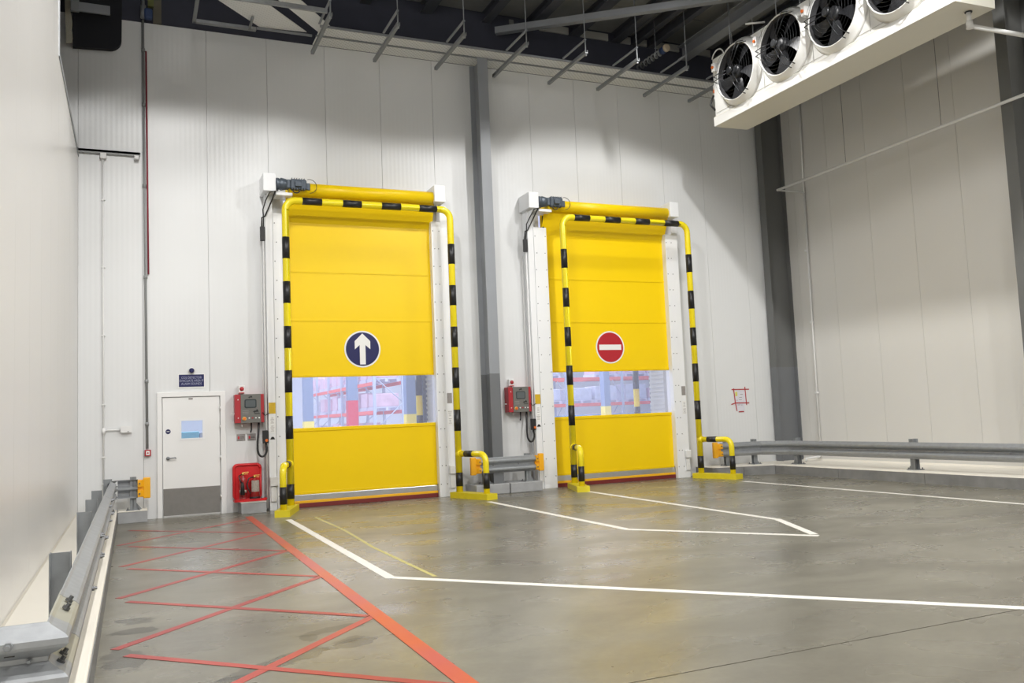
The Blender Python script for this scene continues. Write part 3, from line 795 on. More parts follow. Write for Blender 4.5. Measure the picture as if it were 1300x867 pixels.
# ================================================================== WALL EQUIPMENT
def control_box(x0, label, loop_to, dy=-0.02):
    t = thing('control_box', label, 'control panel', (x0 + 0.26, -0.1, 1.6))
    z0, z1, dp = 1.60, 2.115, -0.22
    w_ = 0.51
    MB().box(x0, x0 + w_, dp, -0.004, z0, z1, 0.006).build('enclosure', M_boxred, t)
    MB().box(x0 + 0.10, x0 + 0.45, dp - 0.012, dp - 0.0, z0 - 0.002, z1 + 0.002, 0.003).build('front_panel', M_boxgrey, t)
    yf = dp - 0.012
    MB().prism(rrect(x0 + 0.165, x0 + 0.375, 1.865, 2.025, 0.03), 1, yf - 0.006, yf).build('display', M_screen, t)['label'] = 'dark rounded display'
    MB().prism(rrect(x0 + 0.185, x0 + 0.355, 1.885, 2.005, 0.02), 1, yf - 0.008, yf - 0.005).build('display_glass', mat('display_glass', (0.10, 0.115, 0.12), 0.25), t)
    mk = MB()
    # maker's mark: a galloping dark silhouette, small at the top and larger at the right
    def mark(cx, cz, k):
        mk.prism([(cx - 1.0 * k, cz - 0.1 * k), (cx - 0.5 * k, cz + 0.25 * k), (cx + 0.0 * k, cz + 0.3 * k), (cx + 0.3 * k, cz + 0.75 * k), (cx + 0.5 * k, cz + 0.45 * k), (cx + 0.8 * k, cz + 0.3 * k), (cx + 0.6 * k, cz + 0.1 * k), (cx + 0.85 * k, cz - 0.35 * k), (cx + 0.4 * k, cz - 0.1 * k), (cx - 0.2 * k, cz - 0.15 * k), (cx - 0.6 * k, cz - 0.5 * k), (cx - 0.55 * k, cz - 0.1 * k)], 1, yf - 0.002, yf + 0.001)
    mark(x0 + 0.27, 2.06, 0.045); mark(x0 + 0.365, 1.80, 0.06)
    mk.box(x0 + 0.335, x0 + 0.43, yf - 0.002, yf + 0.001, 1.755, 1.768)
    mk.build('logo_mark', M_blk, t)
    pr = MB()
    for q in range(3): pr.box(x0 + 0.13, x0 + 0.235, yf - 0.0015, yf + 0.001, 1.76 + q * 0.028, 1.768 + q * 0.028)
    pr.build('print_lines', M_plate, t)
    e = MB().lathe([(0.036, 0), (0.036, 0.004)], (x0 + 0.16, yf, 1.675), (0, -1, 0), 24).build('stop_plate', mat('stop_yellow', (0.8, 0.5, 0.1), 0.5), t)
    MB().lathe([(0.014, 0.004), (0.014, 0.02), (0.026, 0.022), (0.024, 0.038)], (x0 + 0.16, yf, 1.675), (0, -1, 0), 20).build('stop_button', M_btn_o, t)['label'] = 'orange-red stop button'
    for i, m in enumerate((M_white2, M_signred, M_white2, M_signwhite)):
        MB().lathe([(0.014, 0), (0.013, 0.012)], (x0 + 0.245 + i * 0.058, yf, 1.685), (0, -1, 0), 14).build('button', m, t)
    lk = MB()
    for z in (1.69, 2.02): lk.lathe([(0.01, 0), (0.01, 0.006)], (x0 + 0.055, dp, z), (0, -1, 0), 10)
    lk.lathe([(0.012, 0), (0.012, 0.05)], (x0, dp + 0.1, 1.77), (-1, 0, 0), 8)
    lk.build('lock', M_white2, t)
    g = loop_to
    MB().tube([(x0 + 0.29, dp + 0.08, 1.6), (x0 + 0.29, dp + 0.08, 1.47), (x0 + 0.275, dp + 0.08, 1.425)], 0.014, 8).build('short_cable', M_rubber, t)
    MB().tube([(x0 + 0.13, dp + 0.1, 1.6), (x0 + 0.13, dp + 0.1, 1.53)], [0.022, 0.012], 8).build('cable_gland', M_white2, t)
    # thick looping cable to the isolator
    ax = x0 + 0.42; bx = g[0]; zb = 0.99; zr = g[1]
    mx = (ax + bx) / 2 - 0.01; rad = (bx - ax) / 2 + 0.02
    pts = [(ax, dp + 0.06, 1.62), (ax - 0.01, dp + 0.05, 1.45), (ax - 0.035, dp + 0.0, 1.25)]
    for i in range(13):
        a = PI + PI * i / 12
        pts.append((mx + (rad + 0.01) * math.cos(a), dp - 0.02, zb + 0.14 + 0.15 * math.sin(a)))
    pts.append((bx, dp - 0.02, zr))
    MB().tube(pts, 0.019, 10).build('cable', M_rubber, t)
    # beacon box on top
    bx0 = x0 + 0.075
    b_ = thing('beacon_box', 'small white beacon box with a red dome, above the %s control panel' % ('left' if x0 < 5 else 'right'), 'beacon', (bx0 + 0.05, -0.05, 2.2))
    MB().box(bx0, bx0 + 0.115, -0.11, -0.004, 2.135, 2.285, 0.01).build('housing', M_white2, b_)
    MB().lathe([(0.038, 0), (0.038, 0.015), (0.026, 0.032), (0.006, 0.04)], (bx0 + 0.06, -0.11, 2.22), (0, -1, 0), 20).build('dome', M_boxred, b_)['label'] = 'red dome lens'
    MB().box(bx0 + 0.01, bx0 + 0.105, -0.114, -0.108, 2.142, 2.155).build('name_strip', M_signred, b_)
    return t
control_box(2.545, 'red and grey control panel box between the white door and the left roll door', (3.07, 1.22))
control_box(7.92, 'red and grey control panel box left of the right roll door', (8.44, 1.22))
for i, (x, lab) in enumerate(((2.59, 'small grey notice plate, left of two under the left control panel'), (2.78, 'small grey notice plate, right of two under the left control panel'))):
    t = thing('notice_plate', lab, 'plate', (x + 0.07, -0.005, 1.34), 'notice plates under the left control panel')
    MB().box(x, x + 0.15, -0.006, -0.001, 1.275, 1.40).build('plate', M_plate, t)
    MB().box(x + 0.02, x + 0.05, -0.008, -0.005, 1.31, 1.36).build('symbol', M_signred, t)
    MB().box(x + 0.065, x + 0.13, -0.008, -0.005, 1.345, 1.352).box(x + 0.065, x + 0.13, -0.008, -0.005, 1.325, 1.332).box(x + 0.02, x + 0.11, -0.008, -0.005, 1.288, 1.295).build('print_lines', M_blk, t)

# junction box + thin conduit at far left
jb = thing('junction_box', 'white rounded junction box on the back wall near the left corner', 'junction box', (0.75, -0.03, 1.57))
MB().prism(rrect(0.665, 0.845, 1.515, 1.63, 0.025), 1, -0.075, -0.002).build('housing', M_white2, jb)
MB().box(0.77, 0.80, -0.078, -0.074, 1.527, 1.535).build('print_lines', M_blk, jb)
c1 = thing('conduit', 'thin white conduit down the back wall near the left corner, tee to the junction box', 'conduit', (0.40, -0.03, 0.2))
MB().tube([(0.39, -0.03, 6.45), (0.40, -0.03, 0.21)], 0.014, 8).build('pipe', M_white2, c1)
MB().tube([(0.40, -0.035, 1.555), (0.46, -0.035, 1.57), (0.66, -0.035, 1.565)], 0.013, 8).build('branch', M_white2, c1)
MB().lathe([(0.03, -0.05), (0.03, 0.05)], (0.40, -0.032, 1.555), (0, 0, 1), 12).build('tee', M_white2, c1)
sd = MB()
for z in (0.65, 1.1, 2.0, 3.2, 4.4, 5.6): sd.box(0.37, 0.43, -0.045, -0.002, z, z + 0.02)
sd.build('clip', M_white2, c1)
MB().box(0.35, 0.45, -0.09, -0.004, 6.34, 6.44, 0.006).build('top_box', M_white2, c1)
tr = thing('strut_channel', 'short grey strut channel on the back wall near the left corner, high up', 'bracket', (0.5, -0.06, 6.48))
MB().box(0.0, 1.0, -0.05, -0.004, 6.46, 6.50).box(0.0, 1.0, -0.05, -0.045, 6.43, 6.50).build('channel', M_conduit, tr)
MB().box(0.9, 0.98, -0.12, -0.03, 6.36, 6.43, 0.006).build('end_box', M_white2, tr)

# grey conduit with red cable, call point at the foot
c2 = thing('conduit', 'grey steel conduit with a red cable beside it, left of the white personnel door', 'conduit', (1.08, -0.03, 1.2))
MB().tube([(1.055, -0.03, 8.98), (1.09, -0.03, 1.22)], 0.022, 10).build('pipe', M_conduit, c2)
MB().tube([(1.105, -0.034, 8.4), (1.125, -0.034, 4.3)], 0.015, 8).build('red_cable', M_redcable, c2)['label'] = 'dull red cable'
sd = MB()
for z in (1.65, 2.40, 4.25, 5.9, 7.4, 8.42): sd.lathe([(0.032, -0.03), (0.032, 0.03)], (1.09 - (z - 1.2) * 0.0045, -0.03, z), (0, 0, 1), 12)
sd.build('coupling', M_conduit, c2)
cp = thing('call_point', 'small red and white fire call point at the foot of the grey conduit', 'call point', (1.1, -0.03, 1.15))
MB().box(1.045, 1.15, -0.06, -0.003, 1.09, 1.20, 0.006).build('housing', M_boxred, cp)
MB().box(1.068, 1.127, -0.064, -0.059, 1.11, 1.18).build('glass', M_signwhite, cp)
MB().lathe([(0.014, 0), (0.014, 0.006)], (1.0975, -0.063, 1.145), (0, -1, 0), 12).build('button', M_signred, cp)
vl = thing('pipe_valve', 'dark blue valve with a grey collar at the top of the grey conduit', 'valve', (1.07, -0.1, 9.1))
MB().lathe([(0.05, -0.12), (0.05, 0.12), (0.03, 0.12), (0.03, 0.3)], (1.06, -0.08, 9.12), (0, 0, 1), 14).build('collar', M_galv_d, vl)
MB().box(1.07, 1.22, -0.16, -0.02, 8.98, 9.18, 0.04).build('body', M_blue, vl)
ld = thing('timber_batten', 'tan batten on the dark band above the conduit', 'batten', (1.3, -0.02, 9.2))
MB().box(1.23, 1.37, -0.04, 0.015, 8.955, 10.1).build('batten', mat('tan_batten', (0.13, 0.12, 0.09), 0.7, var=0.2), ld)
MB().box(1.14, 1.24, -0.06, 0.015, 9.25, 10.1).build('batten', mat('olive_batten', (0.16, 0.17, 0.06), 0.7, var=0.2), ld)

# flat black block stands for the dark inside a wall opening; pale cut edge
dk = thing('dark_opening', 'black block for a dark wall opening, rounded lower corner, at the top left of the back wall', 'opening', (0.3, -0.3, 8.5))
pts = [(-0.08, 10.1), (-0.08, 8.30), (0.5, 8.33)]
for i in range(1, 7):
    a = -PI / 2 + PI / 2 * i / 6
    pts.append((0.50 + 0.2 * math.cos(a), 8.53 + 0.2 * math.sin(a)))
pts += [(0.72, 10.1)]
MB().prism(pts, 1, -0.12, -0.005).build('opening_block', mat('opening_black', (0.012, 0.013, 0.018), 0.85), dk)
jg = MB(); z = 8.35
pp = [(-0.18, 8.33)]
while z < 9.6:
    pp.append((-0.06 - random.uniform(0, 0.045) - (z - 8.35) * 0.03, z)); z += random.uniform(0.05, 0.12)
pp.append((-0.22, 9.6))
jg.prism(pp, 1, -0.16, -0.12); jg.build('torn_foam_edge', M_foam, dk)['label'] = 'pale torn foam edge'
bp_ = thing('cable_tray', 'grey tray plates in front of the black opening block', 'tray', (0.3, -0.3, 8.9))
MB().box(-0.1, 0.03, -0.36, -0.30, 8.84, 9.12).build('plate', M_galv_d, bp_)
MB().box(0.03, 0.52, -0.34, -0.30, 8.86, 9.02).build('plate', M_beam, bp_)
MB().tube([(0.0, -0.33, 9.1), (0.0, -0.33, 10.15)], 0.01, 6).build('rod', M_beam, bp_)

# fire extinguishers
st = thing('concrete_step', 'grey concrete block with pale top below the fire extinguishers', 'block', (2.83, -0.25, 0))
MB().box(2.60, 3.03, -0.50, -0.005, 0, 0.185, 0.008).build('block', M_conc, st)
MB().box(2.595, 3.035, -0.505, -0.004, 0.187, 0.20, 0.004).build('top_slab', mat('pale_top', (0.62, 0.6, 0.57), 0.6, var=0.08), st)
bd = thing('extinguisher_stand', 'red plastic rounded stand holding two fire extinguishers', 'stand', (2.75, -0.2, 0.2))
pts = rrect(2.50, 3.01, 0.215, 0.87, 0.09, 6)
mb = MB().prism(pts, 1, -0.09, -0.05)
brd = mb.build('back_board', M_redplastic, bd)
ring = [(x, -0.10, z) for x, z in rrect(2.525, 2.985, 0.23, 0.845, 0.075, 6)]
MB().tube(ring + [ring[0]], 0.022, 8).build('rim', M_redplastic, bd)
MB().prism(rrect(2.50, 3.06, -0.36, -0.06, 0.04, 4), 2, 0.203, 0.225).build('tray', M_redplastic, bd)
MB().tube([(2.505, -0.35, 0.235), (3.055, -0.35, 0.235)], 0.013, 8).tube([(3.055, -0.35, 0.235), (3.055, -0.07, 0.235)], 0.013, 8).build('tray_lip', M_redplastic, bd)
def ext(x, y, r, h, label, co2):
    t = thing('fire_extinguisher', label, 'fire extinguisher', (x, y, 0.226))
    z = 0.226
    MB().lathe([(r * 0.92, 0), (r, 0.015), (r, h * 0.78), (r * 0.9, h * 0.86), (r * 0.5, h * 0.94), (0.022, h), (0.02, h + 0.02)], (x, y, z), (0, 0, 1), 24).build('cylinder', M_extred, t)
    MB().lathe([(r + 0.003, 0), (r + 0.003, 0.05)], (x, y, z), (0, 0, 1), 24).build('foot_ring', M_rubber if not co2 else M_extred, t)
    MB().lathe([(0.024, 0), (0.024, 0.035), (0.015, 0.04)], (x, y, z + h), (0, 0, 1), 12).build('valve', M_brass, t)
    MB().box(x - 0.015, x + 0.10, y - 0.012, y + 0.012, z + h + 0.04, z + h + 0.055, 0.003).box(x - 0.015, x + 0.085, y - 0.01, y + 0.01, z + h + 0.012, z + h + 0.024, 0.003).build('handle', M_brass, t)
    if co2:
        MB().tube([(x - 0.02, y, z + h + 0.02), (x - 0.075, y - 0.03, z + h - 0.01), (x - 0.06, y - 0.075, z + h - 0.08), (x - 0.03, y - 0.085, z + h - 0.13)], 0.010, 8)\
            .lathe([(0.018, 0), (0.03, -0.06), (0.042, -0.22)], (x - 0.02, y - 0.095, z + h - 0.12), (0, 0, 1), 16).build('horn', M_rubber, t)['label'] = 'black discharge horn'
        MB().lathe([(r + 0.001, 0), (r + 0.001, 0.05)], (x, y, z + 0.13), (0, 0, 1), 24).build('label_band', M_label, t)
    else:
        MB().tube([(x - 0.02, y, z + h + 0.02), (x - 0.10, y - 0.01, z + h + 0.0), (x - 0.135, y - 0.03, z + h - 0.1), (x - 0.12, y - 0.05, z + 0.2), (x - 0.08, y - 0.08, z + 0.11)], 0.012, 8).build('hose', M_rubber, t)
        # curved label on the front
        bm = bmesh.new(); R_ = r + 0.002; a0, a1 = -PI / 2 - 0.75, -PI / 2 + 0.95; vs = []
        for i in range(9):
            a = a0 + (a1 - a0) * i / 8
            vs.append([bm.verts.new((x + rr2 * math.cos(a), y + rr2 * math.sin(a), z + zz)) for rr2, zz in ((R_, 0.14), (R_, 0.34), (R_ - 0.004, 0.34), (R_ - 0.004, 0.14))])
        for a, b in zip(vs, vs[1:]):
            for k in range(4): bm.faces.new((a[k], a[(k + 1) % 4], b[(k + 1) % 4], b[k]))
        bm.faces.new(vs[0]); bm.faces.new(vs[-1][::-1])
        bmesh.ops.recalc_face_normals(bm, faces=bm.faces[:])
        me = bpy.data.meshes.new('label'); bm.to_mesh(me); bm.free(); me.materials.append(M_label)
        link('paper_label', me, t)
    return t
ext(2.665, -0.225, 0.062, 0.44, 'slim fire extinguisher with a black horn, left one on the red stand', True)
ext(2.865, -0.225, 0.088, 0.38, 'stout fire extinguisher with a white label, right one on the red stand', False)

# papers taped to the wall at right
tp = thing('taped_notice', 'papers fixed to the back wall with red tape, right of the right roll door', 'notice', (13.95, -0.01, 1.7))
MB().box(13.80, 14.10, -0.004, -0.001, 1.60, 1.90).build('paper', M_paper, tp)
MB().box(13.83, 14.06, -0.0045, -0.001, 1.42, 1.595).build('paper', M_paper, tp)
MB().box(13.81, 13.87, -0.006, -0.004, 1.77, 1.87).build('yellow_mark', mat('yellow_mark', (0.65, 0.62, 0.12), 0.6, var=0.2, vscale=30), tp)
pr = MB()
for (a, b, z) in ((13.83, 13.87, 1.665), (13.91, 13.99, 1.675), (13.86, 13.94, 1.555), (13.96, 14.0, 1.55), (13.92, 14.0, 1.73), (13.95, 14.03, 1.80)): pr.box(a, b, -0.0055, -0.004, z, z + 0.012)
pr.build('print_lines', M_plate, tp)
def strip(x0, z0, x1, z1, y, w2=0.012):
    d = Vector((x1 - x0, z1 - z0)).normalized(); n = Vector((-d.y, d.x)) * w2
    return MB().prism([(x0 + n.x, z0 + n.y), (x1 + n.x, z1 + n.y), (x1 - n.x, z1 - n.y), (x0 - n.x, z0 - n.y)], 1, y, y + 0.003)
for i, q in enumerate(((13.71, 1.925, 14.22, 1.92), (13.77, 1.95, 13.80, 1.60), (14.10, 1.98, 14.12, 1.55), (13.68, 1.575, 13.80, 1.61), (13.78, 1.61, 14.20, 1.60), (13.80, 1.60, 13.83, 1.42), (13.88, 1.40, 14.03, 1.40))):
    strip(*q, -0.0075 - i * 0.0004).build('tape_strip', M_redtape, tp)

# ================================================================== FLOOR MARKINGS
def floor_strip(pts, w2, z, name, m, parent=None):
    # mitred flat strip along pts
    P_ = [Vector(p) for p in pts]; Lf = []; Rt = []
    for i in range(len(P_)):
        ns = []
        if i > 0: d = (P_[i] - P_[i - 1]).normalized(); ns.append(Vector((-d.y, d.x)))
        if i < len(P_) - 1: d = (P_[i + 1] - P_[i]).normalized(); ns.append(Vector((-d.y, d.x)))
        n = sum(ns, Vector((0, 0))).normalized(); k = w2 / max(0.3, n.dot(ns[0]))
        Lf.append(P_[i] + n * k); Rt.append(P_[i] - n * k)
    bm = bmesh.new(); q = []
    for l, r in zip(Lf, Rt):
        q.append([bm.verts.new((l.x, l.y, z + 0.0012)), bm.verts.new((r.x, r.y, z + 0.0012)), bm.verts.new((r.x, r.y, z - 0.0006)), bm.verts.new((l.x, l.y, z - 0.0006))])
    for a, b in zip(q, q[1:]):
        for k in range(4): bm.faces.new((a[k], a[(k + 1) % 4], b[(k + 1) % 4], b[k]))
    bm.faces.new(q[0]); bm.faces.new(q[-1][::-1])
    bmesh.ops.recalc_face_normals(bm, faces=bm.faces[:])
    me = bpy.data.meshes.new(name); bm.to_mesh(me); bm.free(); me.materials.append(m)
    return link(name, me, parent)
def line_thing(pts, w2, m, label, z=0.0008):
    return tag(floor_strip(pts, w2, z, 'floor_line', m), label, 'floor line')
line_thing([(3.165, -2.0), (3.15, -8.12), (6.68, -12.16), (8.0, -13.67)], 0.05, M_wline, 'white floor line from the left roll door bending right across the foreground')
line_thing([(6.745, -1.85), (6.715, -6.70), (8.10, -8.64)], 0.05, M_wline, 'white floor line from right side of the left roll door, meeting its twin in a point')
line_thing([(8.96, -1.54), (8.74, -7.20), (8.14, -8.52)], 0.05, M_wline, 'white floor line from left side of the right roll door to the shared point')
line_thing([(12.27, -2.05), (12.25, -9.5)], 0.05, M_wline, 'straight white floor line from right side of the right roll door along the right kerb')
line_thing([(3.60, -2.0), (3.62, -4.0), (3.53, -6.0), (3.54, -8.35)], 0.022, M_yline, 'thin faded yellow floor line beside the left white line')
hz = thing('floor_hatching', 'red zigzag keep-clear floor hatching beside the left rail', 'floor marking', (1.7, -6, 0))
def X_(p, q, w2, m, z): floor_strip([p, q], w2, z, 'tape_strip', m, hz)
z = 0.0008
X_((2.66, -1.0), (2.60, -12.6), 0.06, M_tape2, 0.0030)
for i in range(5):
    y = -1.42 - 2.06 * i
    X_((0.72 if i else 0.667, y - 2.06 + 0.0), (2.58, y - 0.03), 0.038, M_tape, 0.0010)          # rising to the right
    X_((0.80, y - 0.22), (2.54, y - 2.06), 0.034, M_tape, 0.0020)                               # falling to the right

# ================================================================== CEILING STEEL AND MESH
sf = thing('mesh_soffit', 'galvanised wire mesh strip along the top of the back wall', 'mesh', (9, -0.4, 8.95))
x = 4.12
while x < 14.8:
    x2 = min(x + 1.29, 15.3)
    MB().box(x + 0.004, x2 - 0.004, -0.44, -0.01, 8.955, 8.965).build('mesh_panel', M_mesh, sf)
    MB().box(x + 0.004, x2 - 0.004, -0.86, -0.47, 8.955, 8.965).build('mesh_panel', M_mesh, sf)
    x += 1.29
MB().box(4.1, 15.3, -0.475, -0.44, 8.93, 8.95).build('support_angle', M_galv_d, sf)
MB().box(4.1, 15.3, -0.885, -0.86, 8.93, 8.97).build('edge_trim', M_galv, sf)
# diagonal mesh strips at the left
dg = thing('mesh_walkway', 'slanting galvanised mesh strips below the roof at the upper left', 'mesh', (3, -2, 9))
def diag(p0, p1, q0, q1, z):
    u = Vector((q0[0] - p0[0], q0[1] - p0[1])); n = 3
    ext_ = 2.4
    d = u.normalized() * ext_
    A = Vector(p0) - d; B = Vector(p1) - d
    for i in range(3):
        t0, t1 = i / 3, (i + 1) / 3 - 0.004
        a0 = A.lerp(Vector(q0), t0); a1 = A.lerp(Vector(q0), t1); b0 = B.lerp(Vector(q1), t0); b1 = B.lerp(Vector(q1), t1)
        MB().prism([tuple(a0), tuple(a1), tuple(b1), tuple(b0)], 2, z, z + 0.012).build('mesh_panel', M_mesh, dg)
diag((2.30, -1.24), (3.0, -1.55), (3.07, -0.44), (3.93, -0.50), 8.96)
diag((3.12, -1.72), (3.45, -2.0), (4.16, -0.52), (4.30, -0.86), 8.975)
fr_ = thing('suspension_rails', 'galvanised angle frame hung below the roof at the upper left', 'frame', (3, -1.5, 8.9))
MB().box(1.90, 4.04, -1.83, -1.78, 8.76, 8.84).build('angle', M_galv, fr_)
MB().box(1.90, 3.0, -0.46, -0.36, 8.90, 8.95).build('angle', M_galv, fr_)
MB().box(3.01, 4.03, -0.475, -0.44, 8.91, 8.95).build('angle', M_galv_d, fr_)
MB().box(1.88, 1.94, -4.2, -0.36, 8.90, 8.96).build('angle', M_galv_d, fr_)
MB().box(2.86, 2.90, -0.9, -0.40, 8.90, 8.94).build('angle', M_galv_d, fr_)
# brackets
ords = ['leftmost', 'second from the left', 'third from the left', 'fourth from the left', 'fifth from the left', 'sixth from the left', 'seventh from the left', 'eighth, beside the air cooler']
bx_ = [4.08, 5.31, 6.60, 7.89, 9.19, 10.40, 11.62, 12.85]
def bracket(x):
    t = thing('hanging_bracket', '', 'bracket', (x, -1.0, 8.7), 'hanging brackets in a row under the roof')
    MB().box(x - 0.03, x + 0.03, -1.92, -0.2, 8.675, 8.70).box(x - 0.03, x - 0.02, -1.92, -0.2, 8.70, 8.74).box(x + 0.02, x + 0.03, -1.92, -0.2, 8.70, 8.74).build('lower_arm', M_galv_d, t)
    MB().box(x - 0.02, x + 0.02, -1.90, -0.92, 8.96, 8.985).build('upper_arm', M_beam, t)
    MB().tube([(x, -1.88, 8.66), (x, -1.88, 9.0)], 0.014, 8).build('hanger', M_galv_d, t)
    MB().tube([(x, -1.88, 9.0), (x, -1.88, 10.16)], 0.009, 6).build('rod', M_beam, t)
    MB().lathe([(0.025, -0.02), (0.025, 0.02)], (x, -1.88, 8.66), (0, 0, 1), 6, False).build('nut', M_galv, t)
    return t
b0 = bracket(bx_[0]); b0['label'] = 'galvanised bracket hanging from the roof, leftmost of the row'
for i in range(1, 8):
    c = copy_tree(b0, (bx_[i] - bx_[0], 0, 0))
    c['label'] = 'galvanised bracket hanging from the roof, %s of the row' % ords[i]
c['label'] = 'galvanised bracket hanging from the roof, last of the row beside the air cooler'
# purlins along Y and infill between them at the wall head
pw = [(2.4, 0.22), (3.9, 0.22), (5.2, 0.22), (6.5, 0.25), (7.85, 0.2), (8.9, 0.22), (9.98, 0.25), (11.05, 0.22), (11.55, 0.12), (12.0, 0.15), (13.9, 0.25), (15.0, 0.25)]
for i, (x, w_) in enumerate(pw):
    t = MB().box(x - w_ / 2, x + w_ / 2, YB, -0.01, 10.16, 10.17).box(x - 0.02, x + 0.02, YB, -0.01, 9.98, 10.17).box(x - w_ / 2, x + w_ / 2, YB, -0.01, 9.96, 9.985)
    tag(t.build('roof_purlin', M_purlin), 'dark roof purlin running towards the back wall, %s from the left' % ['first', 'second', 'third', 'fourth', 'fifth', 'sixth', 'seventh', 'eighth', 'ninth', 'tenth', 'eleventh', 'twelfth'][i], 'purlin', 'dark purlins under the roof')
inf = struct('trim_3', MB().box(8.4, 8.5, -0.012, 0.02, 10.0, 10.12), M_deck)
for a, b in ((9.12, 9.84), (10.15, 10.86), (11.18, 11.46), (11.66, 11.9), (12.12, 12.8), (13.0, 13.7)):
    MB().box(a, b, -0.02, 0.02, 9.98, 10.14).build('infill_piece', mat('infill_pale', (0.36, 0.36, 0.34), 0.7), inf)
# main beam and brace
bm_ = MB().box(12.58, 12.86, -20, -0.25, 9.955, 9.975).box(12.71, 12.73, -20, -0.25, 9.68, 9.96).box(12.58, 12.86, -20, -0.25, 9.66, 9.68)
tag(bm_.build('roof_beam', M_beam), 'grey steel roof beam running back above the air cooler', 'beam')
br = MB(); a = Vector((8.0, -0.15, 9.75)); b = Vector((12.4, -3.45, 9.75)); d = (b - a).normalized(); n = Vector((-d.y, d.x, 0)) * 0.07
br.prism([(a + n).to_2d().to_tuple(), (b + n).to_2d().to_tuple(), (b - n).to_2d().to_tuple(), (a - n).to_2d().to_tuple()], 2, 9.66, 9.80)
tag(br.build('roof_brace', M_beam), 'grey diagonal brace crossing under the roof purlins', 'brace')
sc = thing('coiled_cable', 'short coiled blue and white hose hanging under the roof above the right door', 'hose', (11.5, -0.6, 9.4))
mb = MB(); pts = []
for i in range(80):
    a = i / 80 * 2 * PI * 7; yy = -1.15 + i / 80 * 1.0
    pts.append((11.53 + 0.06 * math.cos(a), yy, 9.36 + 0.06 * math.sin(a)))
mb.tube(pts, 0.022, 6).build('coil', M_galv_d, sc)
MB().lathe([(0.08, 0), (0.08, 0.16)], (11.53, -1.3, 9.36), (0, 1, 0), 14).build('reel', M_blue, sc)
MB().lathe([(0.06, 0), (0.085, 0.02), (0.085, 0.07)], (11.53, -1.36, 9.36), (0, 1, 0), 14).build('collar', mat('tan_collar', (0.5, 0.42, 0.3), 0.6), sc)
MB().tube([(11.53, -0.9, 9.4), (11.53, -0.9, 10.16)], 0.008, 6).build('rod', M_beam, sc)

# ================================================================== AIR COOLER
CX, CB, CZ0, CZ1, CY0, CY1 = 12.10, 12.95, 7.40, 8.85, -7.92, -2.08
ac = thing('air_cooler', 'long white air cooler with black fans hung from the roof at the upper right', 'air cooler', (12.5, -5, 7.4))
MB().box(CX + 0.02, CB, CY0 + 0.02, CY1 - 0.02, CZ0 + 0.20, CZ1, 0.01).build('casing', M_coolwhite, ac)
MB().prism([(CX, CZ0), (CB, CZ0 + 0.02), (CB + 0.01, CZ0 + 0.21), (CX + 0.0, CZ0 + 0.21), (CX - 0.012, CZ0 + 0.195)], 1, CY0, CY1).build('drip_tray', M_coolcream, ac)
MB().box(CX - 0.016, CX + 0.004, CY0, CY1, CZ0, CZ0 + 0.185, 0.004).build('tray_front', M_coolwhite, ac)
seam = MB()
for y in (-3.66, -4.98, -6.30, -7.6): seam.box(CX + 0.014, CX + 0.022, y - 0.006, y + 0.006, CZ0 + 0.25, CZ1 - 0.03)
seam.box(CX + 0.014, CX + 0.022, CY0 + 0.06, CY1 - 0.06, CZ0 + 0.27, CZ0 + 0.28)
seam.build('panel_seam', mat('cooler_seam', (0.5, 0.49, 0.46), 0.6), ac)
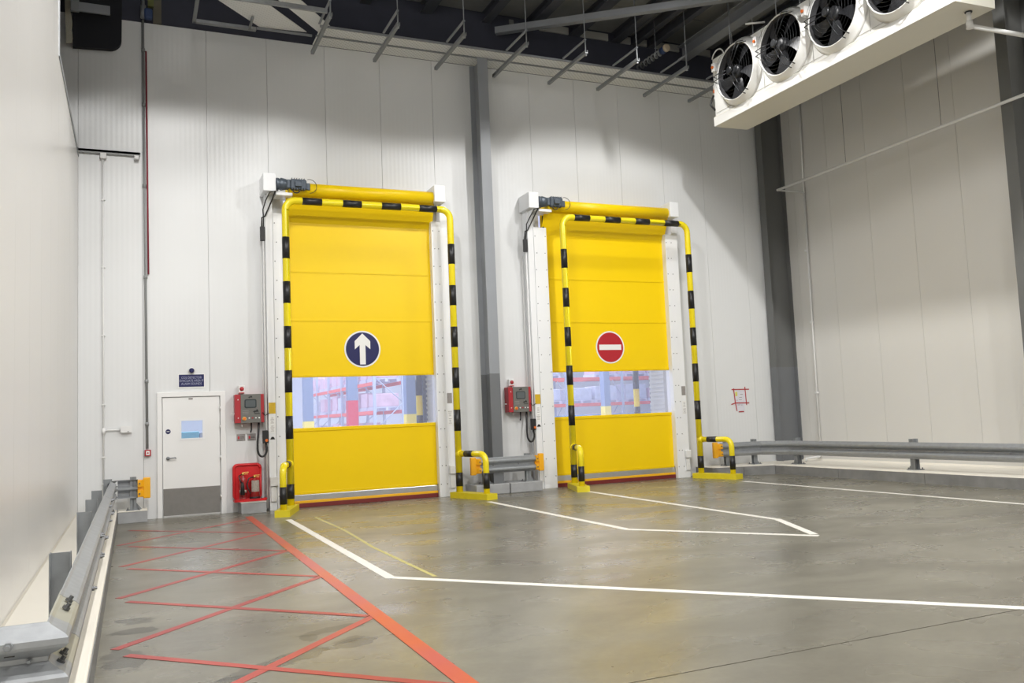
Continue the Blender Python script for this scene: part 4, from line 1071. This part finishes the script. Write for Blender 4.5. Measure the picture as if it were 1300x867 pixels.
def fan(y):
    zc = 8.24; R = 0.56
    # bell-mouth ring, built lying towards -X
    ringf = MB().lathe([(R + 0.13, 0.0), (R + 0.085, 0.03), (R + 0.04, 0.09), (R + 0.02, 0.15), (R + 0.012, 0.16), (R - 0.003, 0.16), (R - 0.01, 0.14), (R - 0.01, 0.01)], (CX + 0.02, y, zc), (-1, 0, 0), 48).build('fan_ring', M_coolwhite, ac)
    MB().lathe([(R - 0.012, 0.0), (R - 0.012, 0.006)], (CX + 0.012, y, zc), (-1, 0, 0), 40).build('throat', M_fanin, ringf)
    MB().lathe([(R - 0.011, 0.02), (R - 0.011, 0.145), (R - 0.016, 0.145), (R - 0.016, 0.02)], (CX + 0.02, y, zc), (-1, 0, 0), 40).build('inner_wall', M_fanin, ringf)
    MB().lathe([(0.13, 0.01), (0.13, 0.12), (0.10, 0.15), (0.05, 0.155)], (CX + 0.02, y, zc), (-1, 0, 0), 24).build('hub', M_fan, ringf)
    for k in range(5):
        a0 = 2 * PI * k / 5 + y
        bm = bmesh.new(); rows = []
        for i in range(7):
            rr = 0.11 + (R - 0.14) * i / 6
            sweep = 0.25 * (i / 6) ** 1.5; wd = 0.42 + 0.10 * (i / 6)
            row = []
            for j in range(4):
                a = a0 + sweep + (j / 3 - 0.5) * wd * (1.5 - 0.5 * i / 6)
                row.append(bm.verts.new((CX - 0.03 - 0.07 * (j / 3), y + rr * math.cos(a), zc + rr * math.sin(a))))
            rows.append(row)
        for p, q in zip(rows, rows[1:]):
            for j in range(3): f = bm.faces.new((p[j], p[j + 1], q[j + 1], q[j])); f.smooth = True
        me = bpy.data.meshes.new('fan_blade'); bm.to_mesh(me); bm.free(); me.materials.append(M_fan)
        link('fan_blade', me, ringf)
    # wire guard: rings and bent arms
    gd = MB()
    for k in range(7):
        rr = 0.14 + (R - 0.10) * k / 7
        xx = CX - 0.23 + 0.02 * (rr / R) ** 4
        gd.tube([(xx, y + rr * math.cos(a), zc + rr * math.sin(a)) for a in [2 * PI * i / 32 for i in range(33)]], 0.0025, 4, False)
    for k in range(3):
        a = PI / 2 + 0.55 + k * 2 * PI / 3
        for off in (-0.05, 0.05):
            d1 = (math.cos(a), math.sin(a)); p1 = (-d1[1] * off, d1[0] * off)
            gd.tube([(CX - 0.275, y + d1[0] * 0.10 + p1[0] * 0.6, zc + d1[1] * 0.10 + p1[1] * 0.6), (CX - 0.275, y + d1[0] * 0.38 + p1[0], zc + d1[1] * 0.38 + p1[1]), (CX - 0.25, y + d1[0] * (R - 0.02) + p1[0], zc + d1[1] * (R - 0.02) + p1[1]), (CX - 0.10, y + d1[0] * (R + 0.03) + p1[0], zc + d1[1] * (R + 0.03) + p1[1])], 0.009, 6)
    gd.build('wire_guard', M_wire, ringf)
    MB().lathe([(0.085, 0), (0.085, 0.03), (0.06, 0.05)], (CX - 0.25, y, zc), (-1, 0, 0), 20).build('motor_cap', M_wire, ringf)
    # isolator switch box on the left of each ring
    yb = y + R + 0.02
    MB().box(CX - 0.19, CX - 0.02, yb - 0.01, yb + 0.09, zc + 0.22, zc + 0.40, 0.01).build('switch_box', M_white2, ringf)
    MB().lathe([(0.03, 0), (0.028, 0.025)], (CX - 0.19, yb + 0.04, zc + 0.31), (-1, 0, 0), 12).build('switch_knob', M_btn_o, ringf)['label'] = 'orange-red switch knob'
    sc_ = MB()
    for k in range(2): sc_.lathe([(0.012, 0), (0.012, 0.006)], (CX + 0.018, y - 0.12 - 0.07 * k, zc - R - 0.14), (-1, 0, 0), 8)
    sc_.build('screw', M_blk, ringf)
    return ringf
fans = fan(-2.99)
for y in (-4.31, -5.63, -6.95):
    c = fans.copy(); C.objects.link(c); c.location = fans.location + Vector((0, y + 2.99, 0))
    for ch in fans.children:
        d = ch.copy(); C.objects.link(d); d.parent = c
for y in (-2.6, -4.0, -5.4, -6.8):
    MB().tube([(CX + 0.12, y, CZ1 - 0.02), (CX + 0.12, y, 10.16)], 0.012, 6).build('hanger_rod', M_galv, ac)
    MB().tube([(CB - 0.12, y, CZ1 - 0.02), (CB - 0.12, y, 10.16)], 0.012, 6).build('hanger_rod', M_galv, ac)
MB().box(CX + 0.1, CX + 0.4, CY1 - 0.02, CY1 + 0.12, 8.05, 8.35, 0.01).build('isolator_box', M_white2, ac)
MB().lathe([(0.04, 0), (0.038, 0.03)], (CX + 0.1, CY1 + 0.05, 8.2), (-1, 0, 0), 12).build('isolator_knob', M_btn_o, ac)
MB().tube([(CX + 0.05, CY1 + 0.05, 8.1), (CX - 0.02, CY1 + 0.08, 7.9), (CX + 0.03, CY1 - 0.02, 7.75)], 0.022, 8).build('cable', M_rubber, ac)
MB().tube(arc((CX - 0.05, CY1 - 0.3, 8.75), 0.2, PI, 0.3, 10, (1, 2)), 0.014, 6).build('cable', M_white2, ac)
for y in (-3.75, -5.1): MB().tube([(CX + 0.05, y, 8.95), (CX - 0.22, y + 0.25, 8.98)], 0.02, 8).build('stub_pipe', M_white2, ac)
# unseen coolers added in line to carry the shadow on along the right wall
for k, dy_ in enumerate((-6.3, -12.6)):
    c = copy_tree(ac, (0, dy_, 0))
    c['label'] = 'unseen white air cooler added for its shadow, next in line %s the upper right one, above the frame' % ('behind', 'two places behind')[k]
# drain spigot and drain pipe
dp_ = thing('drain_pipe', 'white drain pipe leaving the underside of the air cooler at the top right', 'pipe', (12.6, -7.7, 7.2))
MB().lathe([(0.055, 0.0), (0.055, -0.012)], (12.62, -7.72, CZ0 + 0.005), (0, 0, 1), 20).build('flange', M_rubber, dp_)
MB().tube([(12.62, -7.72, CZ0), (12.62, -7.72, 7.20)], 0.035, 12).build('pipe', M_white2, dp_)
MB().lathe([(0.05, -0.06), (0.05, 0.06)], (12.62, -7.72, 7.20), (0, 0, 1), 14).build('elbow', M_white2, dp_)
MB().tube([(12.60, -7.72, 7.18), (15.0, -7.95, 7.10), (15.45, -7.95, 7.10)], 0.035, 12).build('pipe', M_white2, dp_)
# the added coolers stay above the frame, out of view
# suspended conduit along the right wall
cr = thing('conduit', 'thin white conduit hung level along the right wall on wires', 'conduit', (14.8, -4, 6.6))
MB().tube([(14.85, -0.72, 6.58), (14.85, -9.5, 6.66)], 0.03, 10).build('pipe', M_white2, cr)
MB().tube([(14.85, -0.72, 6.58), (15.46, -0.92, 6.52)], 0.020, 10).build('pipe', M_white2, cr)
MB().tube([(15.46, -0.93, 6.55), (15.46, -0.87, 0.32)], 0.022, 10).tube([(15.46, -0.93, 6.5), (15.46, -0.99, 8.9)], 0.022, 10).build('drop_pipe', M_white2, cr)
MB().tube([(15.46, -0.87, 0.34), (15.40, -0.87, 0.29), (15.0, -0.9, 0.27), (14.98, -0.9, 0.21)], 0.03, 10).build('foot_pipe', M_white2, cr)
for y in (-0.95, -2.88, -5.28, -7.6): MB().tube([(14.85, y, 6.60), (14.85, y, 9.98)], 0.005, 5).build('wire', M_bolt, cr)
sd = MB()
for z in (1.75, 3.4, 5.1): sd.box(15.43, 15.49, -0.92, -0.85, z, z + 0.05)
sd.build('clip', M_white2, cr)

# ================================================================== WAREHOUSE BEYOND THE DOORS
struct('floor_warehouse', MB().box(-10, 45, 0.25, 42, -0.25, 0.0), mat('warehouse_floor', (0.55, 0.56, 0.6), 0.4))
struct('wall_warehouse', MB().box(-10, 45, 42, 42.2, 0, 9.5).box(-10.2, -10, 0.2, 42, 0, 9.5).box(45, 45.2, 0.2, 42, 0, 9.5), M_whwall)
struct('ceiling_warehouse', MB().box(-10, 45, 0.2, 42, 9.3, 9.5), M_whwall)
def corr(x, label):
    mb = MB(); pts = []; n = 40
    for i in range(n + 1):
        z = 0.0 + i * 0.075
        pts.append((x - (0.035 if i % 2 else 0.0), z))
    for i in range(64):
        mb.box(x - (0.022 if i % 2 else 0.0), x + 0.05, 0.28, 1.15, i * 0.05, i * 0.05 + 0.049)
    t = mb.build('ribbed_panel', mat('ribbed_grey', (0.62, 0.64, 0.68), 0.5)); tag(t, label, 'panel')
corr(6.62, 'ribbed metal side panel seen through the window of the left roll door')
corr(12.22, 'ribbed metal side panel seen through the window of the right roll door')
for x, lab in ((6.60, 'left'), (12.36, 'right')):
    t = MB().box(x - 0.05, x + 0.05, 1.20, 1.32, 0, 3.4).build('dark_post', mat('dark_post', (0.08, 0.10, 0.14), 0.5))
    tag(t, 'dark steel post seen at the right edge of the %s roll door window' % lab, 'post')
def striped(x, lab):
    t = thing('striped_post', 'yellow and black striped post seen through the window of the %s roll door' % lab, 'post', (x, 1.2, 0))
    MB().tube([(x, 1.2, 0), (x, 1.2, 3.6)], 0.07, 14).build('pole', M_yel, t)
    for a, b in ((0.85, 1.27), (1.27 + 0.42, 1.27 + 0.42) if False else (0.02, 0.4), (1.28, 1.62), (2.04, 2.5), (2.9, 3.3)):
        if b - a > 0.01: MB().tube([(x, 1.2, a), (x, 1.2, b)], 0.074, 14).build('black_band', M_blk, t)
striped(6.46, 'left'); striped(11.86, 'right')
M_ybase = mat('column_yellow_base', (0.85, 0.70, 0.15), 0.5); M_rbase = mat('column_red_base', (0.62, 0.03, 0.07), 0.5)
for (x, y, w_, zb, m, lab) in ((8.35, 8, 0.34, 1.70, M_ybase, 'wide blue-grey warehouse column with a yellow foot, right side of the left door window'),
                         (6.1, 12, 0.30, 1.62, M_ybase, 'blue-grey warehouse column with a yellow foot, left side of the left door window'),
                         (7.55, 12, 0.32, 2.25, M_rbase, 'blue-grey warehouse column with a red foot, seen in the left door window'),
                         (17.2, 12.0, 0.25, 1.74, M_ybase, 'pale warehouse column with a yellow foot, seen in the right door window')):
    t = thing('warehouse_column', lab, 'column', (x, y, 0))
    MB().box(x - w_ / 2, x + w_ / 2, y - 0.15, y + 0.15, zb, 9.3).build('shaft', M_whcol, t)
    MB().box(x - w_ / 2 - 0.01, x + w_ / 2 + 0.01, y - 0.16, y + 0.16, 0, zb).build('painted_foot', m, t)
# pallet racks
def rack(x0, y0, dx, dy, bays, L_, label, levels=(1.87, 2.95, 4.1), pallets=True):
    t = thing('pallet_rack', label, 'rack', (x0, y0, 0))
    px, py = -dy, dx
    dep = 1.1
    for b in range(bays + 1):
        for s in (0, dep):
            X0 = x0 + dx * b * L_ + px * s; Y0 = y0 + dy * b * L_ + py * s
            MB().box(X0 - 0.05, X0 + 0.05, Y0 - 0.05, Y0 + 0.05, 0, 5.5).build('upright', M_rackup, t)
        br_ = MB(); a = Vector((x0 + dx * b * L_, y0 + dy * b * L_, 0)); c = a + Vector((px, py, 0)) * dep
        for k in range(5):
            z0 = 0.2 + k * 1.0
            p, q = (a, c) if k % 2 == 0 else (c, a)
            br_.tube([p + Vector((0, 0, z0)), q + Vector((0, 0, z0 + 1.0))], 0.02, 5)
        br_.build('bracing', M_rackup, t)
    for b in range(bays):
        for z in levels:
            for s in (0, dep):
                ax = x0 + dx * (b * L_ + 0.06) + px * s; ay = y0 + dy * (b * L_ + 0.06) + py * s
                bx2 = x0 + dx * ((b + 1) * L_ - 0.06) + px * s; by2 = y0 + dy * ((b + 1) * L_ - 0.06) + py * s
                MB().box(min(ax, bx2) - abs(dy) * 0.03, max(ax, bx2) + abs(dy) * 0.03, min(ay, by2) - abs(dx) * 0.03, max(ay, by2) + abs(dx) * 0.03, z - 0.07, z + 0.06).build('beam', M_rackred, t)
    return t
rack(12.0, 15.6, 1, 0, 5, 2.7, 'pallet rack with red beams, seen through the right roll door window')
rack(10.2, 15.0, 0, 1, 5, 2.7, 'receding pallet rack with red beams, seen through the left roll door window')
n = 0
rnd = random.Random(3)
LV = (0.0, 1.93, 3.01)
LVN = ('floor', 'middle', 'upper'); BN = ('first', 'second', 'third', 'fourth', 'fifth'); SN = ('left', 'right')
def load(x, y, z, w_, h, m, lab, lx=1.0):
    t = thing('pallet_load', lab, 'pallet', (x, y, z), 'wrapped pallet loads on the warehouse racks')
    pm = M_pallet if z < 0.1 else M_wrap
    MB().box(x - w_ / 2, x + w_ / 2, y - 0.5, y + 0.5, z + 0.10, z + 0.14).box(x - w_ / 2, x - w_ / 2 + 0.1, y - 0.5, y + 0.5, z, z + 0.1).box(x + w_ / 2 - 0.1, x + w_ / 2, y - 0.5, y + 0.5, z, z + 0.1).box(x - 0.05, x + 0.05, y - 0.5, y + 0.5, z, z + 0.1).build('pallet', pm, t)
    MB().box(x - w_ / 2 + 0.03, x + w_ / 2 - 0.03, y - 0.47, y + 0.47, z + 0.14, z + h, 0.03).build('wrapped_goods', m, t)
for b in range(5):
    for k in range(2):
        for li, z in enumerate(LV):
            h = (1.50, 0.82, 0.85)[li] - rnd.uniform(0, 0.25)
            if rnd.random() < 0.12: continue
            load(12.0 + b * 2.7 + 0.75 + k * 1.2, 16.15, z, 1.1, h, rnd.choice((M_wrap, M_wrap, M_wrap2)), 'wrapped pallet load, %s level, %s half of %s bay, rack beyond right door' % (LVN[li], SN[k], BN[b]))
for b in range(5):
    for k in range(2):
        for li, z in enumerate(LV):
            h = (1.50, 0.82, 0.85)[li] - rnd.uniform(0, 0.25)
            if rnd.random() < 0.12: continue
            load(9.65, 15.0 + b * 2.7 + 0.75 + k * 1.2, z, 1.0, h, rnd.choice((M_wrap, M_wrap2, M_wrap2)), 'wrapped pallet load, %s level, %s half of %s bay, receding rack beyond left door' % (LVN[li], ('near', 'far')[k], BN[b]))
# things behind the personnel door's window
for (x, w_, z1, m, lab) in ((1.95, 0.75, 1.48, M_cyan, 'pale cyan wrapped box stack seen through the small door window'), (2.65, 0.62, 1.46, M_wrap, 'pale lilac wrapped stack seen through the small door window'), (3.3, 0.55, 1.45, M_wrap2, 'pinkish wrapped stack seen through the small door window, rightmost')):
    t = thing('box_stack', lab, 'boxes', (x, 6, 0))
    h = z1 / 3
    for k in range(3): MB().box(x - w_ / 2, x + w_ / 2, 5.6, 6.4, k * h, (k + 1) * h - 0.01, 0.02).build('box', m, t)

for i in range(6):
    x = 15.6 + i * 1.15
    t = thing('pallet_stack', 'stack of blue pallets before the rack beyond the right door, %s from the left' % ('first', 'second', 'third', 'fourth', 'fifth', 'sixth')[i], 'pallets', (x, 13.0, 0), 'blue pallet stacks in the warehouse')
    for k in range(10):
        z = k * 0.147
        MB().box(x - 0.5, x + 0.5, 12.4, 13.6, z + 0.10, z + 0.125).box(x - 0.5, x - 0.38, 12.4, 13.6, z, z + 0.10).box(x - 0.06, x + 0.06, 12.4, 13.6, z, z + 0.10).box(x + 0.38, x + 0.5, 12.4, 13.6, z, z + 0.10).build('pallet', M_pallet, t)
